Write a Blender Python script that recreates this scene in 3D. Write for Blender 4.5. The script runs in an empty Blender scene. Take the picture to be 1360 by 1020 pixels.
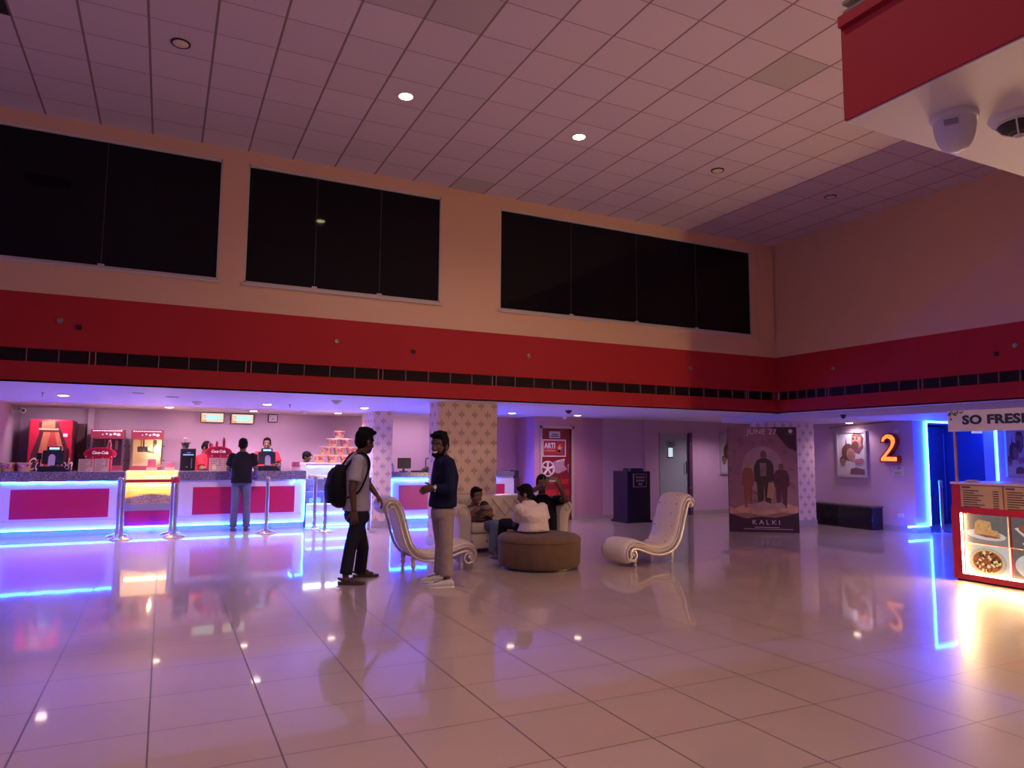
import bpy, bmesh, math, random
from mathutils import Vector, Matrix, Euler
random.seed(7)
SC = bpy.context.scene
COL = SC.collection
PI = math.pi
V = Vector
# ------------------------------------------------------------------ camera model
FPX, YAW, PITCH, ROLL, CAMZ = 939.98, 0.454966, 0.0959313, 0.0075406, 1.40
def cam_axes():
    cy, sy, cp, sp = math.cos(YAW), math.sin(YAW), math.cos(PITCH), math.sin(PITCH)
    f = V((sy*cp, cy*cp, sp)); r = V((cy, -sy, 0)); u = r.cross(f)
    c, s = math.cos(ROLL), math.sin(ROLL)
    return c*r+s*u, -s*r+c*u, f
CR, CU, CF = cam_axes()
CO = V((0, 0, CAMZ))
def ray(px, py): return CF + CR*((px-680)/FPX) - CU*((py-510)/FPX)
def onz(px, py, z=0.0): d = ray(px, py); return CO + d*((z-CAMZ)/d.z)
def ony(px, py, y): d = ray(px, py); return CO + d*(y/d.y)
def onx(px, py, x): d = ray(px, py); return CO + d*(x/d.x)
def ond(px, py, dep): return CO + ray(px, py)*dep
# ------------------------------------------------------------------ materials
_M = {}
def mat(name, col=(.8, .8, .8), rough=.5, metal=0.0, emit=None, es=0.0, coat=0.0, trans=0.0, bump=0.0, bscale=40.0, var=0.0, vscale=8.0, ior=1.5, sheen=0.0, alpha=1.0):
    if name in _M: return _M[name]
    m = bpy.data.materials.new(name); m.use_nodes = True
    nt = m.node_tree; b = nt.nodes['Principled BSDF']
    b.inputs['Base Color'].default_value = (*col, 1); b.inputs['Roughness'].default_value = rough
    b.inputs['Metallic'].default_value = metal; b.inputs['IOR'].default_value = ior
    b.inputs['Coat Weight'].default_value = coat; b.inputs['Transmission Weight'].default_value = trans
    b.inputs['Sheen Weight'].default_value = sheen; b.inputs['Alpha'].default_value = alpha
    if emit:
        b.inputs['Emission Color'].default_value = (*emit, 1); b.inputs['Emission Strength'].default_value = es
    if bump or var:
        tc = nt.nodes.new('ShaderNodeTexCoord')
        if var:
            n = nt.nodes.new('ShaderNodeTexNoise'); n.inputs['Scale'].default_value = vscale; n.inputs['Detail'].default_value = 5
            nt.links.new(tc.outputs['Object'], n.inputs['Vector'])
            mx = nt.nodes.new('ShaderNodeMix'); mx.data_type = 'RGBA'
            mx.inputs[6].default_value = (*[c*(1-var) for c in col], 1); mx.inputs[7].default_value = (*[min(1, c*(1+var)) for c in col], 1)
            nt.links.new(n.outputs['Fac'], mx.inputs[0]); nt.links.new(mx.outputs[2], b.inputs['Base Color'])
        if bump:
            n = nt.nodes.new('ShaderNodeTexNoise'); n.inputs['Scale'].default_value = bscale; n.inputs['Detail'].default_value = 4
            nt.links.new(tc.outputs['Object'], n.inputs['Vector'])
            bp = nt.nodes.new('ShaderNodeBump'); bp.inputs['Strength'].default_value = bump; bp.inputs['Distance'].default_value = .02
            nt.links.new(n.outputs['Fac'], bp.inputs['Height']); nt.links.new(bp.outputs['Normal'], b.inputs['Normal'])
    _M[name] = m
    return m
class NB:                                        # tiny node-math builder
    def __init__(s, name, rough=.5):
        s.m = bpy.data.materials.new(name); s.m.use_nodes = True; s.nt = s.m.node_tree; s.N = s.nt.nodes; s.L = s.nt.links
        s.b = s.N['Principled BSDF']; s.b.inputs['Roughness'].default_value = rough
        g = s.N.new('ShaderNodeNewGeometry'); sp = s.N.new('ShaderNodeSeparateXYZ'); s.L.new(g.outputs['Position'], sp.inputs[0])
        s.pos = g.outputs['Position']; s.x, s.y, s.z = sp.outputs
    def _in(s, sock, v):
        if isinstance(v, (int, float)): sock.default_value = v
        else: s.L.new(v, sock)
    def m_(s, op, a, b=0.0, c=0.0):
        n = s.N.new('ShaderNodeMath'); n.operation = op
        s._in(n.inputs[0], a); s._in(n.inputs[1], b)
        if op in ('COMPARE', 'MULTIPLY_ADD', 'SMOOTH_MIN'): s._in(n.inputs[2], c)
        return n.outputs[0]
    def add(s, a, b): return s.m_('ADD', a, b)
    def sub(s, a, b): return s.m_('SUBTRACT', a, b)
    def mul(s, a, b): return s.m_('MULTIPLY', a, b)
    def lt(s, a, b): return s.m_('LESS_THAN', a, b)
    def gt(s, a, b): return s.m_('GREATER_THAN', a, b)
    def mx(s, a, b): return s.m_('MAXIMUM', a, b)
    def ab(s, a): return s.m_('ABSOLUTE', a)
    def fr(s, a): return s.m_('FRACT', a)
    def fl(s, a): return s.m_('FLOOR', a)
    def mix(s, f, a, b):
        n = s.N.new('ShaderNodeMix'); n.data_type = 'RGBA'; s._in(n.inputs[0], f)
        for i, v in ((6, a), (7, b)):
            if isinstance(v, tuple): n.inputs[i].default_value = (*v, 1)
            else: s.L.new(v, n.inputs[i])
        return n.outputs[2]
    def noise(s, scale, detail=4, vec=None):
        n = s.N.new('ShaderNodeTexNoise'); n.inputs['Scale'].default_value = scale; n.inputs['Detail'].default_value = detail
        s.L.new(vec if vec is not None else s.pos, n.inputs['Vector']); return n.outputs['Fac']
    def white(s, a, b):
        c = s.N.new('ShaderNodeCombineXYZ'); s._in(c.inputs[0], a); s._in(c.inputs[1], b)
        n = s.N.new('ShaderNodeTexWhiteNoise'); n.noise_dimensions = '3D'; s.L.new(c.outputs[0], n.inputs['Vector']); return n.outputs['Value']
    def bump(s, h, strength=.3, dist=.01):
        n = s.N.new('ShaderNodeBump'); n.inputs['Strength'].default_value = strength; n.inputs['Distance'].default_value = dist
        s.L.new(h, n.inputs['Height']); s.L.new(n.outputs[0], s.b.inputs['Normal'])
    def color(s, c): s.L.new(c, s.b.inputs['Base Color'])
# ------------------------------------------------------------------ mesh helpers
def B(): return bmesh.new()
def box(bm, x0, x1, y0, y1, z0, z1, bev=0.0, M=None, seg=2):
    r = bmesh.ops.create_cube(bm, size=1.0)['verts']
    for v in r: v.co = V(((x0+x1)/2+v.co.x*(x1-x0), (y0+y1)/2+v.co.y*(y1-y0), (z0+z1)/2+v.co.z*(z1-z0)))
    if bev:
        es = list({e for v in r for e in v.link_edges})
        r2 = bmesh.ops.bevel(bm, geom=es, offset=bev, segments=seg, affect='EDGES', profile=.5)
        r = list({v for f in r2['faces'] for v in f.verts} | {v for v in r if v.is_valid})
    if M is not None: bmesh.ops.transform(bm, matrix=M, verts=r)
    return bm
def ring_pts(c, u, v, n, e=2.0):
    o = []
    for i in range(n):
        t = 2*PI*i/n; ct, st = math.cos(t), math.sin(t)
        a = math.copysign(abs(ct)**(2/e), ct); b = math.copysign(abs(st)**(2/e), st)
        o.append(c+u*a+v*b)
    return o
def loft(bm, rings, cap=True):
    L = [[bm.verts.new(p) for p in r] for r in rings]
    for a, b in zip(L, L[1:]):
        n = len(a)
        for i in range(n): bm.faces.new((a[i], a[(i+1) % n], b[(i+1) % n], b[i]))
    if cap:
        bm.faces.new(list(reversed(L[0]))); bm.faces.new(L[-1])
    return bm
def perp(d):
    d = d.normalized(); a = V((0, 0, 1)) if abs(d.z) < .9 else V((1, 0, 0))
    u = d.cross(a).normalized(); return u, d.cross(u).normalized()
def cone(bm, p0, p1, r0, r1, n=16, cap=True):
    p0, p1 = V(p0), V(p1); u, v = perp(p1-p0)
    return loft(bm, [ring_pts(p0, u*r0, v*r0, n), ring_pts(p1, u*r1, v*r1, n)], cap)
def cyl(bm, p0, p1, r, n=16): return cone(bm, p0, p1, r, r, n)
def lathe(bm, c, prof, n=24, M=None):
    c = V(c)
    rings = []
    for r, z in prof:
        p = ring_pts(V((0, 0, z)), V((max(r, 1e-4), 0, 0)), V((0, max(r, 1e-4), 0)), n)
        if M is not None: p = [M @ q for q in p]
        rings.append([q+c for q in p])
    return loft(bm, rings)
def ball(bm, c, r, n=16, rot=None):
    rr = V((r, r, r)) if isinstance(r, (int, float)) else V(r)
    M = Matrix.Translation(V(c)) @ (rot.to_4x4() if rot else Matrix()) @ Matrix.Diagonal((*rr, 1))
    bmesh.ops.create_uvsphere(bm, u_segments=n, v_segments=max(6, n//2), radius=1.0, matrix=M); return bm
def caps(bm, p0, p1, r0, r1, n=14):
    p0, p1 = V(p0), V(p1); d = p1-p0
    if d.length < 1e-5: return ball(bm, p0, max(r0, r1))
    u, v = perp(d); dn = d.normalized(); rings = []
    for k in range(5): a = PI/2*k/4.999; rings.append(ring_pts(p0-dn*r0*math.cos(a), u*max(r0*math.sin(a), 1e-4), v*max(r0*math.sin(a), 1e-4), n))
    for k in range(5): a = PI/2*(1-k/4.0); rings.append(ring_pts(p1+dn*r1*math.cos(a), u*max(r1*math.sin(a), 1e-4), v*max(r1*math.sin(a), 1e-4), n))
    return loft(bm, rings)
def smoothpath(pts, sub=6, closed=False):
    pts = [V(p) for p in pts]; o = []; n = len(pts)
    for i in range(n if closed else n-1):
        g = (lambda k: pts[k % n]) if closed else (lambda k: pts[max(0, min(n-1, k))])
        p0, p1, p2, p3 = g(i-1), g(i), g(i+1), g(i+2)
        for s in range(sub):
            t = s/sub
            o.append(.5*((2*p1)+(p2-p0)*t+(2*p0-5*p1+4*p2-p3)*t*t+(3*p1-p0-3*p2+p3)*t**3))
    if not closed: o.append(pts[-1])
    return o
def tube(bm, pts, r, n=10, cap=True):
    pts = [V(p) for p in pts]; rs = r if isinstance(r, (list, tuple)) else [r]*len(pts); rings = []; u = None
    for i, p in enumerate(pts):
        d = (pts[min(i+1, len(pts)-1)]-pts[max(i-1, 0)]).normalized()
        if u is None: u, v = perp(d)
        else:
            u = (u-d*u.dot(d)); u = u.normalized() if u.length > 1e-6 else perp(d)[0]; v = d.cross(u).normalized()
        rings.append(ring_pts(p, u*rs[i], v*rs[i], n))
    return loft(bm, rings, cap)
def prism(bm, poly, O, U, W, depth, N=None):      # 2-D polygon on plane (O,U,W), thickened along N
    O, U, W = V(O), V(U), V(W); N = V(N) if N is not None else U.cross(W)
    a = [bm.verts.new(O+U*p[0]+W*p[1]) for p in poly]; b = [bm.verts.new(O+U*p[0]+W*p[1]+N*depth) for p in poly]
    n = len(poly)
    for i in range(n): bm.faces.new((a[i], a[(i+1) % n], b[(i+1) % n], b[i]))
    bm.faces.new(list(reversed(a))); bm.faces.new(b); return bm
def ell(cx, cy, rx, ry, n=24, rot=0): return [(cx+rx*math.cos(t)*math.cos(rot)-ry*math.sin(t)*math.sin(rot), cy+rx*math.cos(t)*math.sin(rot)+ry*math.sin(t)*math.cos(rot)) for t in [2*PI*i/n for i in range(n)]]
def root_of(o):
    while o.parent: o = o.parent
    return o
def obj(name, bm, m, parent=None, smooth=False, local=False, base=None, autos=True):
    """one mesh object; coordinates are world ones unless local=True (then they are the root's own)"""
    me = bpy.data.meshes.new(name)
    if isinstance(bm, bpy.types.Mesh): me = bm
    else:
        bmesh.ops.recalc_face_normals(bm, faces=bm.faces)
    o = bpy.data.objects.new(name, me)
    if parent is None:
        vs = [v.co for v in (bm.vertices if isinstance(bm, bpy.types.Mesh) else bm.verts)]
        if base is None:
            lo = [min(v[i] for v in vs) for i in range(3)]; hi = [max(v[i] for v in vs) for i in range(3)]
            base = V(((lo[0]+hi[0])/2, (lo[1]+hi[1])/2, lo[2]))
        T = Matrix.Translation(-V(base)); o.location = base
    else:
        o.parent = parent
        r = root_of(parent)
        T = Matrix() if local else (Matrix.Translation(r.location) @ r.rotation_euler.to_matrix().to_4x4()).inverted()
    if isinstance(bm, bpy.types.Mesh): me.transform(T)
    else:
        bm.transform(T)
        if smooth:
            for f in bm.faces: f.smooth = True
            if autos:
                for e in bm.edges:
                    if len(e.link_faces) == 2 and e.calc_face_angle(0) > .7: e.smooth = False
        bm.to_mesh(me); bm.free()
    me.materials.clear(); me.materials.append(m)
    COL.objects.link(o); return o
def tag(o, label, cat, group=None, kind=None):
    o['label'] = label; o['category'] = cat
    if group: o['group'] = group
    if kind: o['kind'] = kind
    return o
def thing(name, label, cat, loc, rotz=0.0, group=None):
    o = bpy.data.objects.new(name, None); COL.objects.link(o); o.empty_display_size = .1
    o.location = V(loc); o.rotation_euler = (0, 0, rotz)
    return tag(o, label, cat, group)
def struct(name, bm, m, smooth=False, parent=None):
    o = obj(name, bm, m, parent, smooth)
    if parent is None: o['kind'] = 'structure'
    return o
def dup(root, loc, rotz=None, label=None, group=None):
    r = root.copy(); COL.objects.link(r); r.location = V(loc)
    if rotz is not None: r.rotation_euler = (0, 0, rotz)
    if label: r['label'] = label
    if group: r['group'] = group
    for ch in list(root.children):
        c = ch.copy(); COL.objects.link(c); c.parent = r
        for g in ch.children:
            d = g.copy(); COL.objects.link(d); d.parent = c
    return r
FRONT = Matrix(((1, 0, 0), (0, 0, -1), (0, 1, 0)))       # text x -> +x, up -> +z, seen from -y
LEFTW = Matrix(((0, 0, -1), (-1, 0, 0), (0, 1, 0)))      # text x -> -y, up -> +z, seen from -x
def text(name, s, size, m, parent, pos, R=FRONT, ext=.002, align='CENTER', sx=1.0, shear=0.0, weight=0.0, spacing=1.0, label=None):
    cu = bpy.data.curves.new('t', 'FONT'); cu.body = s; cu.size = size; cu.extrude = ext; cu.align_x = align; cu.align_y = 'CENTER'
    cu.shear = shear; cu.offset = weight; cu.space_character = spacing; cu.resolution_u = 3
    t = bpy.data.objects.new('t', cu); COL.objects.link(t)
    bpy.context.view_layer.update()
    me = bpy.data.meshes.new_from_object(t.evaluated_get(bpy.context.evaluated_depsgraph_get()))
    bpy.data.objects.remove(t); bpy.data.curves.remove(cu)
    me.name = name
    me.transform(Matrix.Translation(V(pos)) @ R.to_4x4() @ Matrix.Diagonal((sx, 1, 1, 1)))
    o = obj(name, me, m, parent)
    if label: o['label'] = label
    return o
def remesh(bm, voxel, it=4, fac=.6):
    me = bpy.data.meshes.new('tmp'); bmesh.ops.recalc_face_normals(bm, faces=bm.faces); bm.to_mesh(me); bm.free()
    o = bpy.data.objects.new('tmp', me); COL.objects.link(o)
    r = o.modifiers.new('r', 'REMESH'); r.mode = 'VOXEL'; r.voxel_size = voxel; r.use_smooth_shade = True
    s = o.modifiers.new('s', 'SMOOTH'); s.iterations = it; s.factor = fac
    bpy.context.view_layer.update()
    me2 = bpy.data.meshes.new_from_object(o.evaluated_get(bpy.context.evaluated_depsgraph_get()))
    bpy.data.objects.remove(o); bpy.data.meshes.remove(me)
    return me2
def lamp(name, kind, loc, energy, col, size=.1, direction=None, angle=None, blend=.5, sizey=None, spread=None):
    l = bpy.data.lights.new(name, kind); l.energy = energy; l.color = col
    if kind == 'AREA':
        l.size = size
        if sizey: l.shape = 'RECTANGLE'; l.size_y = sizey
        if spread: l.spread = spread
    else: l.shadow_soft_size = size
    if kind == 'SPOT': l.spot_size = angle or 2.0; l.spot_blend = blend
    o = bpy.data.objects.new(name, l); COL.objects.link(o); o.location = loc
    if direction is not None: o.rotation_euler = V(direction).to_track_quat('-Z', 'Y').to_euler()
    return o
WORLD, LED, HALL, SOFF, KLED, KPIC = .42, 170.0, 130.0, 105.0, 560.0, 1.0
# ================================================================== camera, view, world
cd = bpy.data.cameras.new('camera'); cam = bpy.data.objects.new('camera', cd); COL.objects.link(cam)
cd.sensor_fit = 'HORIZONTAL'; cd.sensor_width = 36.0; cd.lens = FPX/1360*36.0; cd.clip_start = .05; cd.clip_end = 100
cam.matrix_world = Matrix(((CR.x, CU.x, -CF.x, 0), (CR.y, CU.y, -CF.y, 0), (CR.z, CU.z, -CF.z, CAMZ), (0, 0, 0, 1)))
SC.camera = cam
SC.view_settings.view_transform = 'Standard'; SC.view_settings.look = 'None'; SC.view_settings.gamma = 1; SC.view_settings.exposure = 0.14
SC.view_settings.use_curve_mapping = False
SC.cycles.use_denoising = True
SC.cycles.max_bounces = 8; SC.cycles.diffuse_bounces = 4; SC.cycles.glossy_bounces = 4; SC.cycles.transmission_bounces = 6
SC.cycles.sample_clamp_indirect = 6.0
w = bpy.data.worlds.new('world'); SC.world = w; w.use_nodes = True
w.node_tree.nodes['Background'].inputs[0].default_value = (.32, .17, .80, 1)
w.node_tree.nodes['Background'].inputs[1].default_value = WORLD
# ================================================================== materials of the setting
FY, XR, HC, ZS, ZR, ZD = 9.467, 10.02, 5.26, 2.14, 3.16, 2.03      # window-wall face, right-wall face, hall ceiling, low ceiling, top of red band
def m_floor():
    n = NB('floor_tiles', .32)
    u, v = n.m_('DIVIDE', n.x, .56), n.m_('DIVIDE', n.sub(n.y, .165), .56)
    fu, fv = n.fr(u), n.fr(v)
    j = n.mx(n.mx(n.lt(fu, .008), n.gt(fu, .992)), n.mx(n.lt(fv, .006), n.gt(fv, .994)))
    wv = n.white(n.fl(u), n.fl(v))
    st = n.noise(1.3, 6)
    c = n.mix(st, (.39, .295, .245), (.47, .37, .31)); c = n.mix(n.mul(wv, .35), c, (.49, .38, .33))
    c = n.mix(n.mul(j, .9), c, (.09, .06, .06)); n.color(c)
    n.b.inputs['Roughness'].default_value = .34; n.L.new(n.mul(n.sub(1.0, j), .85), n.b.inputs['Coat Weight']); n.b.inputs['Coat IOR'].default_value = 1.38
    n.L.new(n.add(n.mul(n.noise(3.0, 5), .05), n.add(.02, n.mul(j, .4))), n.b.inputs['Coat Roughness'])
    n.b.inputs['Specular IOR Level'].default_value = .7
    n.bump(n.add(n.mul(n.noise(2.2, 2), .35), n.mul(j, -.3)), .05, .02); return n.m
def m_ceil():
    n = NB('grid_ceiling_tiles', .9)
    u, v = n.m_('DIVIDE', n.sub(n.x, .245), .5545), n.m_('DIVIDE', n.sub(n.y, 6.836), .5445)
    fu, fv = n.fr(u), n.fr(v)
    ju = n.mx(n.lt(fu, .020), n.gt(fu, .980)); jv = n.mx(n.lt(fv, .009), n.gt(fv, .991))
    j = n.mx(ju, jv); iu, iv = n.fl(u), n.fl(v)
    wv = n.white(iu, iv)
    c = n.mix(wv, (.56, .465, .60), (.61, .51, .645))
    c = n.mix(n.mul(n.noise(260, 2), .25), c, (.5, .44, .46))
    dk = None
    for a, b in ((2, -3), (3, -3), (9, -4), (6, 4), (6, 5)):
        k = n.mul(n.m_('COMPARE', iu, float(a), .3), n.m_('COMPARE', iv, float(b), .3)); dk = k if dk is None else n.mx(dk, k)
    c = n.mix(n.mul(dk, .75), c, (.40, .36, .40))
    bl = n.mul(n.m_('COMPARE', iu, -4.0, .3), n.m_('COMPARE', iv, 0.0, .3)); c = n.mix(bl, c, (.01, .01, .012))
    c = n.mix(n.mul(j, .82), c, (.16, .10, .11)); n.color(c)
    n.bump(n.sub(n.mul(wv, .12), j), .5, .006); return n.m
def m_wallpaper():
    n = NB('damask_wallpaper', .6)
    u = n.add(n.x, n.y)
    def motif(ou, oz):
        x = n.sub(n.mul(n.fr(n.m_('DIVIDE', n.add(u, ou), .215)), .215), .1075); z = n.sub(n.mul(n.fr(n.m_('DIVIDE', n.add(n.z, oz), .28)), .28), .14)
        ax, az = n.ab(x), n.ab(z)
        d = n.add(n.m_('DIVIDE', ax, .024), n.m_('DIVIDE', az, .056))
        ring = n.mul(n.lt(d, 1.0), n.gt(d, .68)); dot = n.lt(d, .34)
        lx = n.ab(n.m_('DIVIDE', n.sub(ax, .034), .017)); lz = n.ab(n.m_('DIVIDE', z, .030))
        rr = n.add(lx, lz); leaf = n.mul(n.lt(rr, 1.0), n.gt(rr, .45))
        st = n.mul(n.lt(ax, .003), n.lt(az, .075))
        return n.mx(n.mx(ring, dot), n.mx(leaf, st))
    k = n.mx(motif(0, 0), motif(.1075, .14))
    n.color(n.mix(n.mul(k, .8), (.76, .58, .48), (.24, .12, .13))); return n.m
M_floor, M_ceil, M_paper = m_floor(), m_ceil(), m_wallpaper()
M_cream = mat('cream_paint', (.68, .44, .31), .6, bump=.05, bscale=30, var=.03, vscale=1.5)
M_red = mat('red_paint', (.42, .030, .040), .6, ior=1.2, var=.06, vscale=1.0)
M_white = mat('white_soffit_paint', (.72, .66, .70), .55, var=.02, vscale=2)
M_lilac = mat('lilac_paint', (.58, .40, .54), .5, var=.04, vscale=1.2)
M_pink = mat('pink_paint', (.52, .26, .36), .45, var=.04, vscale=1.2)
M_glass = mat('dark_tinted_glass', (.006, .005, .009), .04, ior=1.28)
M_frame = mat('pale_window_trim', (.55, .50, .50), .4)
M_dark = mat('black_void', (.004, .004, .006), .6)
M_slat = mat('dark_vent_slat', (.035, .012, .018), .5)
M_ventbar = mat('vent_joint_metal', (.28, .16, .20), .5)
M_black = mat('black_plastic', (.012, .012, .018), .35)
M_chrome = mat('brushed_steel', (.72, .72, .76), .22, 1.0)
M_skirt = mat('stone_skirting', (.42, .36, .36), .25, var=.1, vscale=20)
# ================================================================== shell
bm = B(); box(bm, -7, 18.5, -6, 16.5, -.2, 0); struct('floor', bm, M_floor)
bm = B(); box(bm, -7, XR+.2, -6, FY+.2, HC, HC+.15); struct('ceiling', bm, M_ceil)
# window wall above the red band, with three openings
WIN = [(-4.6, .504), (.815, 3.466), (4.415, 9.47)]; WZ0, WZ1 = 3.523, 5.092
bm = B()
box(bm, -7, XR+.2, FY, FY+.2, ZR, WZ0); box(bm, -7, XR+.2, FY, FY+.2, WZ1, HC)
xs = [-7]+[q for a in WIN for q in a]+[XR+.2]
for a, b in zip(xs[::2], xs[1::2]): box(bm, a, b, FY, FY+.2, WZ0, WZ1)
struct('wall_back', bm, M_cream)
bm = B(); box(bm, XR, XR+.2, -6, FY, ZR, HC); struct('wall_right', bm, M_cream)
bm = B(); box(bm, 9.62, XR-.06, FY-.05, FY, 3.43, 5.12); box(bm, 9.62, XR-.16, FY-.06, FY-.05, 5.06, 5.14); struct('trim_3', bm, M_cream)
lab = ['leftmost', 'middle', 'right-hand']
for i, (a, b) in enumerate(WIN):
    f = B(); t = .03
    for q in ((a, b, WZ0, WZ0+t), (a, b, WZ1-t, WZ1), (a, a+t*.6, WZ0, WZ1), (b-t*.6, b, WZ0, WZ1)): box(f, q[0], q[1], FY+.005, FY+.06, q[2], q[3])
    box(f, a-.03, b+.03, FY-.03, FY+.01, WZ0-.03, WZ0)
    wi = struct('window_%d' % (i+1), f, M_frame)
    n = 3 if i == 1 else 4
    for k in range(n):
        u0, u1 = a+(b-a)*k/n, a+(b-a)*(k+1)/n
        g = B(); box(g, u0+.002, u1-.002, FY+.035, FY+.045, WZ0+.02, WZ1-.02); obj('glass_pane', g, M_glass, wi)
        if k:
            g = B(); box(g, u0-.004, u0+.004, FY+.03, FY+.05, WZ0+.02, WZ1-.02); obj('glazing_seal', g, mat('grey_silicone', (.05, .042, .055), .5), wi)
            g = B(); box(g, u0-.035, u0+.035, FY+.02, FY+.05, WZ0+.02, WZ0+.055); obj('patch_fitting', g, M_frame, wi)
bm = B(); box(bm, -7, XR+.2, FY+.2, FY+.25, ZR, HC); struct('wall_outer', bm, M_dark)
# red bands with their slots for the vents
def band(name, horizontal):
    bm = B(); t = .16; s0, s1 = 2.375, 2.525
    if horizontal:
        box(bm, -7, XR+t, FY, FY+t, ZS, s0); box(bm, -7, XR+t, FY, FY+t, s1, ZR); box(bm, -7, XR+t, FY+.1, FY+t, s0, s1)
    else:
        box(bm, XR, XR+t, -6, FY, ZS, s0); box(bm, XR, XR+t, -6, FY, s1, ZR); box(bm, XR+.1, XR+t, -6, FY, s0, s1)
    return struct(name, bm, M_red)
band('trim_1', True); band('trim_2', False)
# low ceilings
bm = B(); box(bm, -7, 18.5, FY+.16, 16.5, ZS, ZS+.12); box(bm, XR+.16, 18.5, -6, FY+.16, ZS, ZS+.12)
box(bm, XR, XR+.16, -6, FY+.16, ZS-.002, ZS+.02); box(bm, -7, XR+.16, FY, FY+.16, ZS-.002, ZS+.02); struct('ceiling_lower', bm, M_white)
bm = B(); box(bm, 10.3, 18.5, -6, 11.2, ZD, ZS); struct('ceiling_screen', bm, M_white)
# near balcony block: low ceiling, red band and wall above it
NX, NY = 1.325, 1.03
bm = B(); box(bm, NX, XR, -6, NY, ZS-.006, ZS+.1); struct('ceiling_near', bm, M_white)
bm = B()
for z0, z1 in ((ZS-.003, 2.375), (2.525, ZR)): box(bm, NX-.006, NX+.15, -6, NY, z0, z1)
box(bm, NX+.1, NX+.15, -6, NY, 2.375, 2.525); box(bm, NX-.016, NX, -6, NY, 2.35, 2.375); struct('trim_4', bm, M_red)
bm = B(); box(bm, NX+.15, XR, NY-.16, NY, ZS+.1, ZR); box(bm, NX, XR, NY-.12, NY, ZR, HC); box(bm, NX, NX+.15, -6, NY-.12, ZR, HC); struct('wall_near', bm, M_cream)
bm = B(); box(bm, -7, 18.5, -6.2, -6, 0, HC); struct('wall_behind', bm, M_cream)
# back-of-house walls
bm = B(); box(bm, -7, -2.32, 12.3, 15.4, 0, ZS); struct('wall_left', bm, M_lilac)
bm = B(); box(bm, -2.32, 5.6, 15.2, 15.4, 0, ZS); box(bm, 5.6, 5.8, 13.75, 15.4, 0, ZS); box(bm, -1.27, -1.17, 15.05, 15.2, 0, ZS); struct('wall_counter', bm, M_lilac)
bm = B(); box(bm, 5.8, 6.86, 13.75, 13.9, 0, ZS); box(bm, 6.86, 7.03, 12.95, 13.9, 0, ZS)
box(bm, 7.03, 7.74, 12.95, 13.1, 1.90, ZS); box(bm, 7.74, 8.53, 12.95, 13.1, 0, ZS); struct('wall_middle', bm, M_pink)
bm = B(); box(bm, 8.53, 10.03, 12.95, 13.1, 0, ZS); box(bm, 10.03, 10.96, 12.95, 13.1, 1.86, ZS); box(bm, 10.96, 13.5, 12.95, 13.1, 0, ZS)
box(bm, 9.62, 10.0, 12.9, 12.95, 0, ZS); struct('wall_service', bm, M_lilac)
bm = B(); box(bm, 12.25, 12.4, 8.4, 11.2, 0, ZS); box(bm, 13.4, 13.5, 9.7, 13.1, 0, ZS); box(bm, 12.4, 13.4, 11.1, 11.2, 0, ZS); box(bm, 12.4, 12.61, 8.4, 9.6, 0, ZS); box(bm, 12.61, 14.71, 8.4, 8.6, 2.02, ZS); box(bm, 14.71, 18.5, 8.4, 8.6, 0, ZS); struct('wall_screen', bm, M_lilac)
bm = B(); box(bm, 18.3, 18.5, -6, 8.4, 0, ZS); struct('wall_far', bm, M_lilac)
M_navy = mat('dark_recess_paint', (.05, .06, .16), .5)
bm = B(); box(bm, 12.61, 12.66, 8.6, 9.6, 0, ZS); box(bm, 14.66, 14.71, 8.6, 9.6, 0, ZS); box(bm, 12.61, 14.71, 9.6, 9.7, 0, ZS); struct('wall_recess', bm, M_navy)
bm = B(); box(bm, 7.74, 9.62, 12.93, 12.95, 0, .07); box(bm, 10.96, 13.4, 12.93, 12.95, 0, .10); struct('baseboard_back', bm, M_skirt)
bm = B(); box(bm, 12.235, 12.25, 8.385, 11.2, 0, .10); box(bm, 12.25, 12.61, 8.385, 8.4, 0, .10); struct('baseboard_right', bm, M_skirt)
# columns wrapped in wallpaper
for i, q in enumerate(((3.653, 4.613, 9.95, 10.35), (3.47, 3.83, 12.9, 13.78), (10.36, 11.63, 10.06, 10.5))):
    bm = B(); box(bm, *q, 0, ZS); c = struct('column', bm, M_paper)
    bm = B(); box(bm, q[0]-.012, q[1]+.012, q[2]-.012, q[3]+.012, 0, .12); obj('column_skirting', bm, M_skirt, c)
# ================================================================== vents
def vent(name, x0, x1, horiz, cells, label, group):
    """grille of thin louvres seated in the slot of the red band"""
    z0, z1 = 2.375, 2.525
    def bx(bm, a, b, d0, d1, c, d):
        if horiz: box(bm, a, b, FY+d0, FY+d1, c, d)
        else: box(bm, XR+d0, XR+d1, a, b, c, d)
    c = ((x0+x1)/2, FY, z0) if horiz else (XR, (x0+x1)/2, z0)
    t = thing(name, label, 'air vent', c, 0, group)
    bm = B(); bx(bm, x0, x1, .08, .1, z0, z1); obj('backing', bm, M_dark, t)
    bm = B()
    for k in range(7): bx(bm, x0, x1, .02, .05, z0+.012+k*.0205, z0+.019+k*.0205)
    obj('slat', bm, M_slat, t)
    bm = B()
    for k in range(cells+1):
        a = x0+(x1-x0)*k/cells; wd = .004 if 0 < k < cells else .012
        bm = B(); bx(bm, max(x0, a-wd), min(x1, a+wd), .008, .055, z0, z1); obj('divider', bm, M_ventbar, t)
    return t
VX = [-2.36, -.82, -.77, .89, .94, 2.6, 2.65, 4.32, 4.37, 5.98, 6.03, 7.63, 7.68, 9.3, 9.35, 9.97]
VP = ['above the red drinks fridge', 'above the popcorn machines', 'above the menu screens', 'above the bucket pyramid', 'left of the wide patterned column top', 'right of the wide patterned column', 'above the red cinema door', 'ending in the corner']
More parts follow.
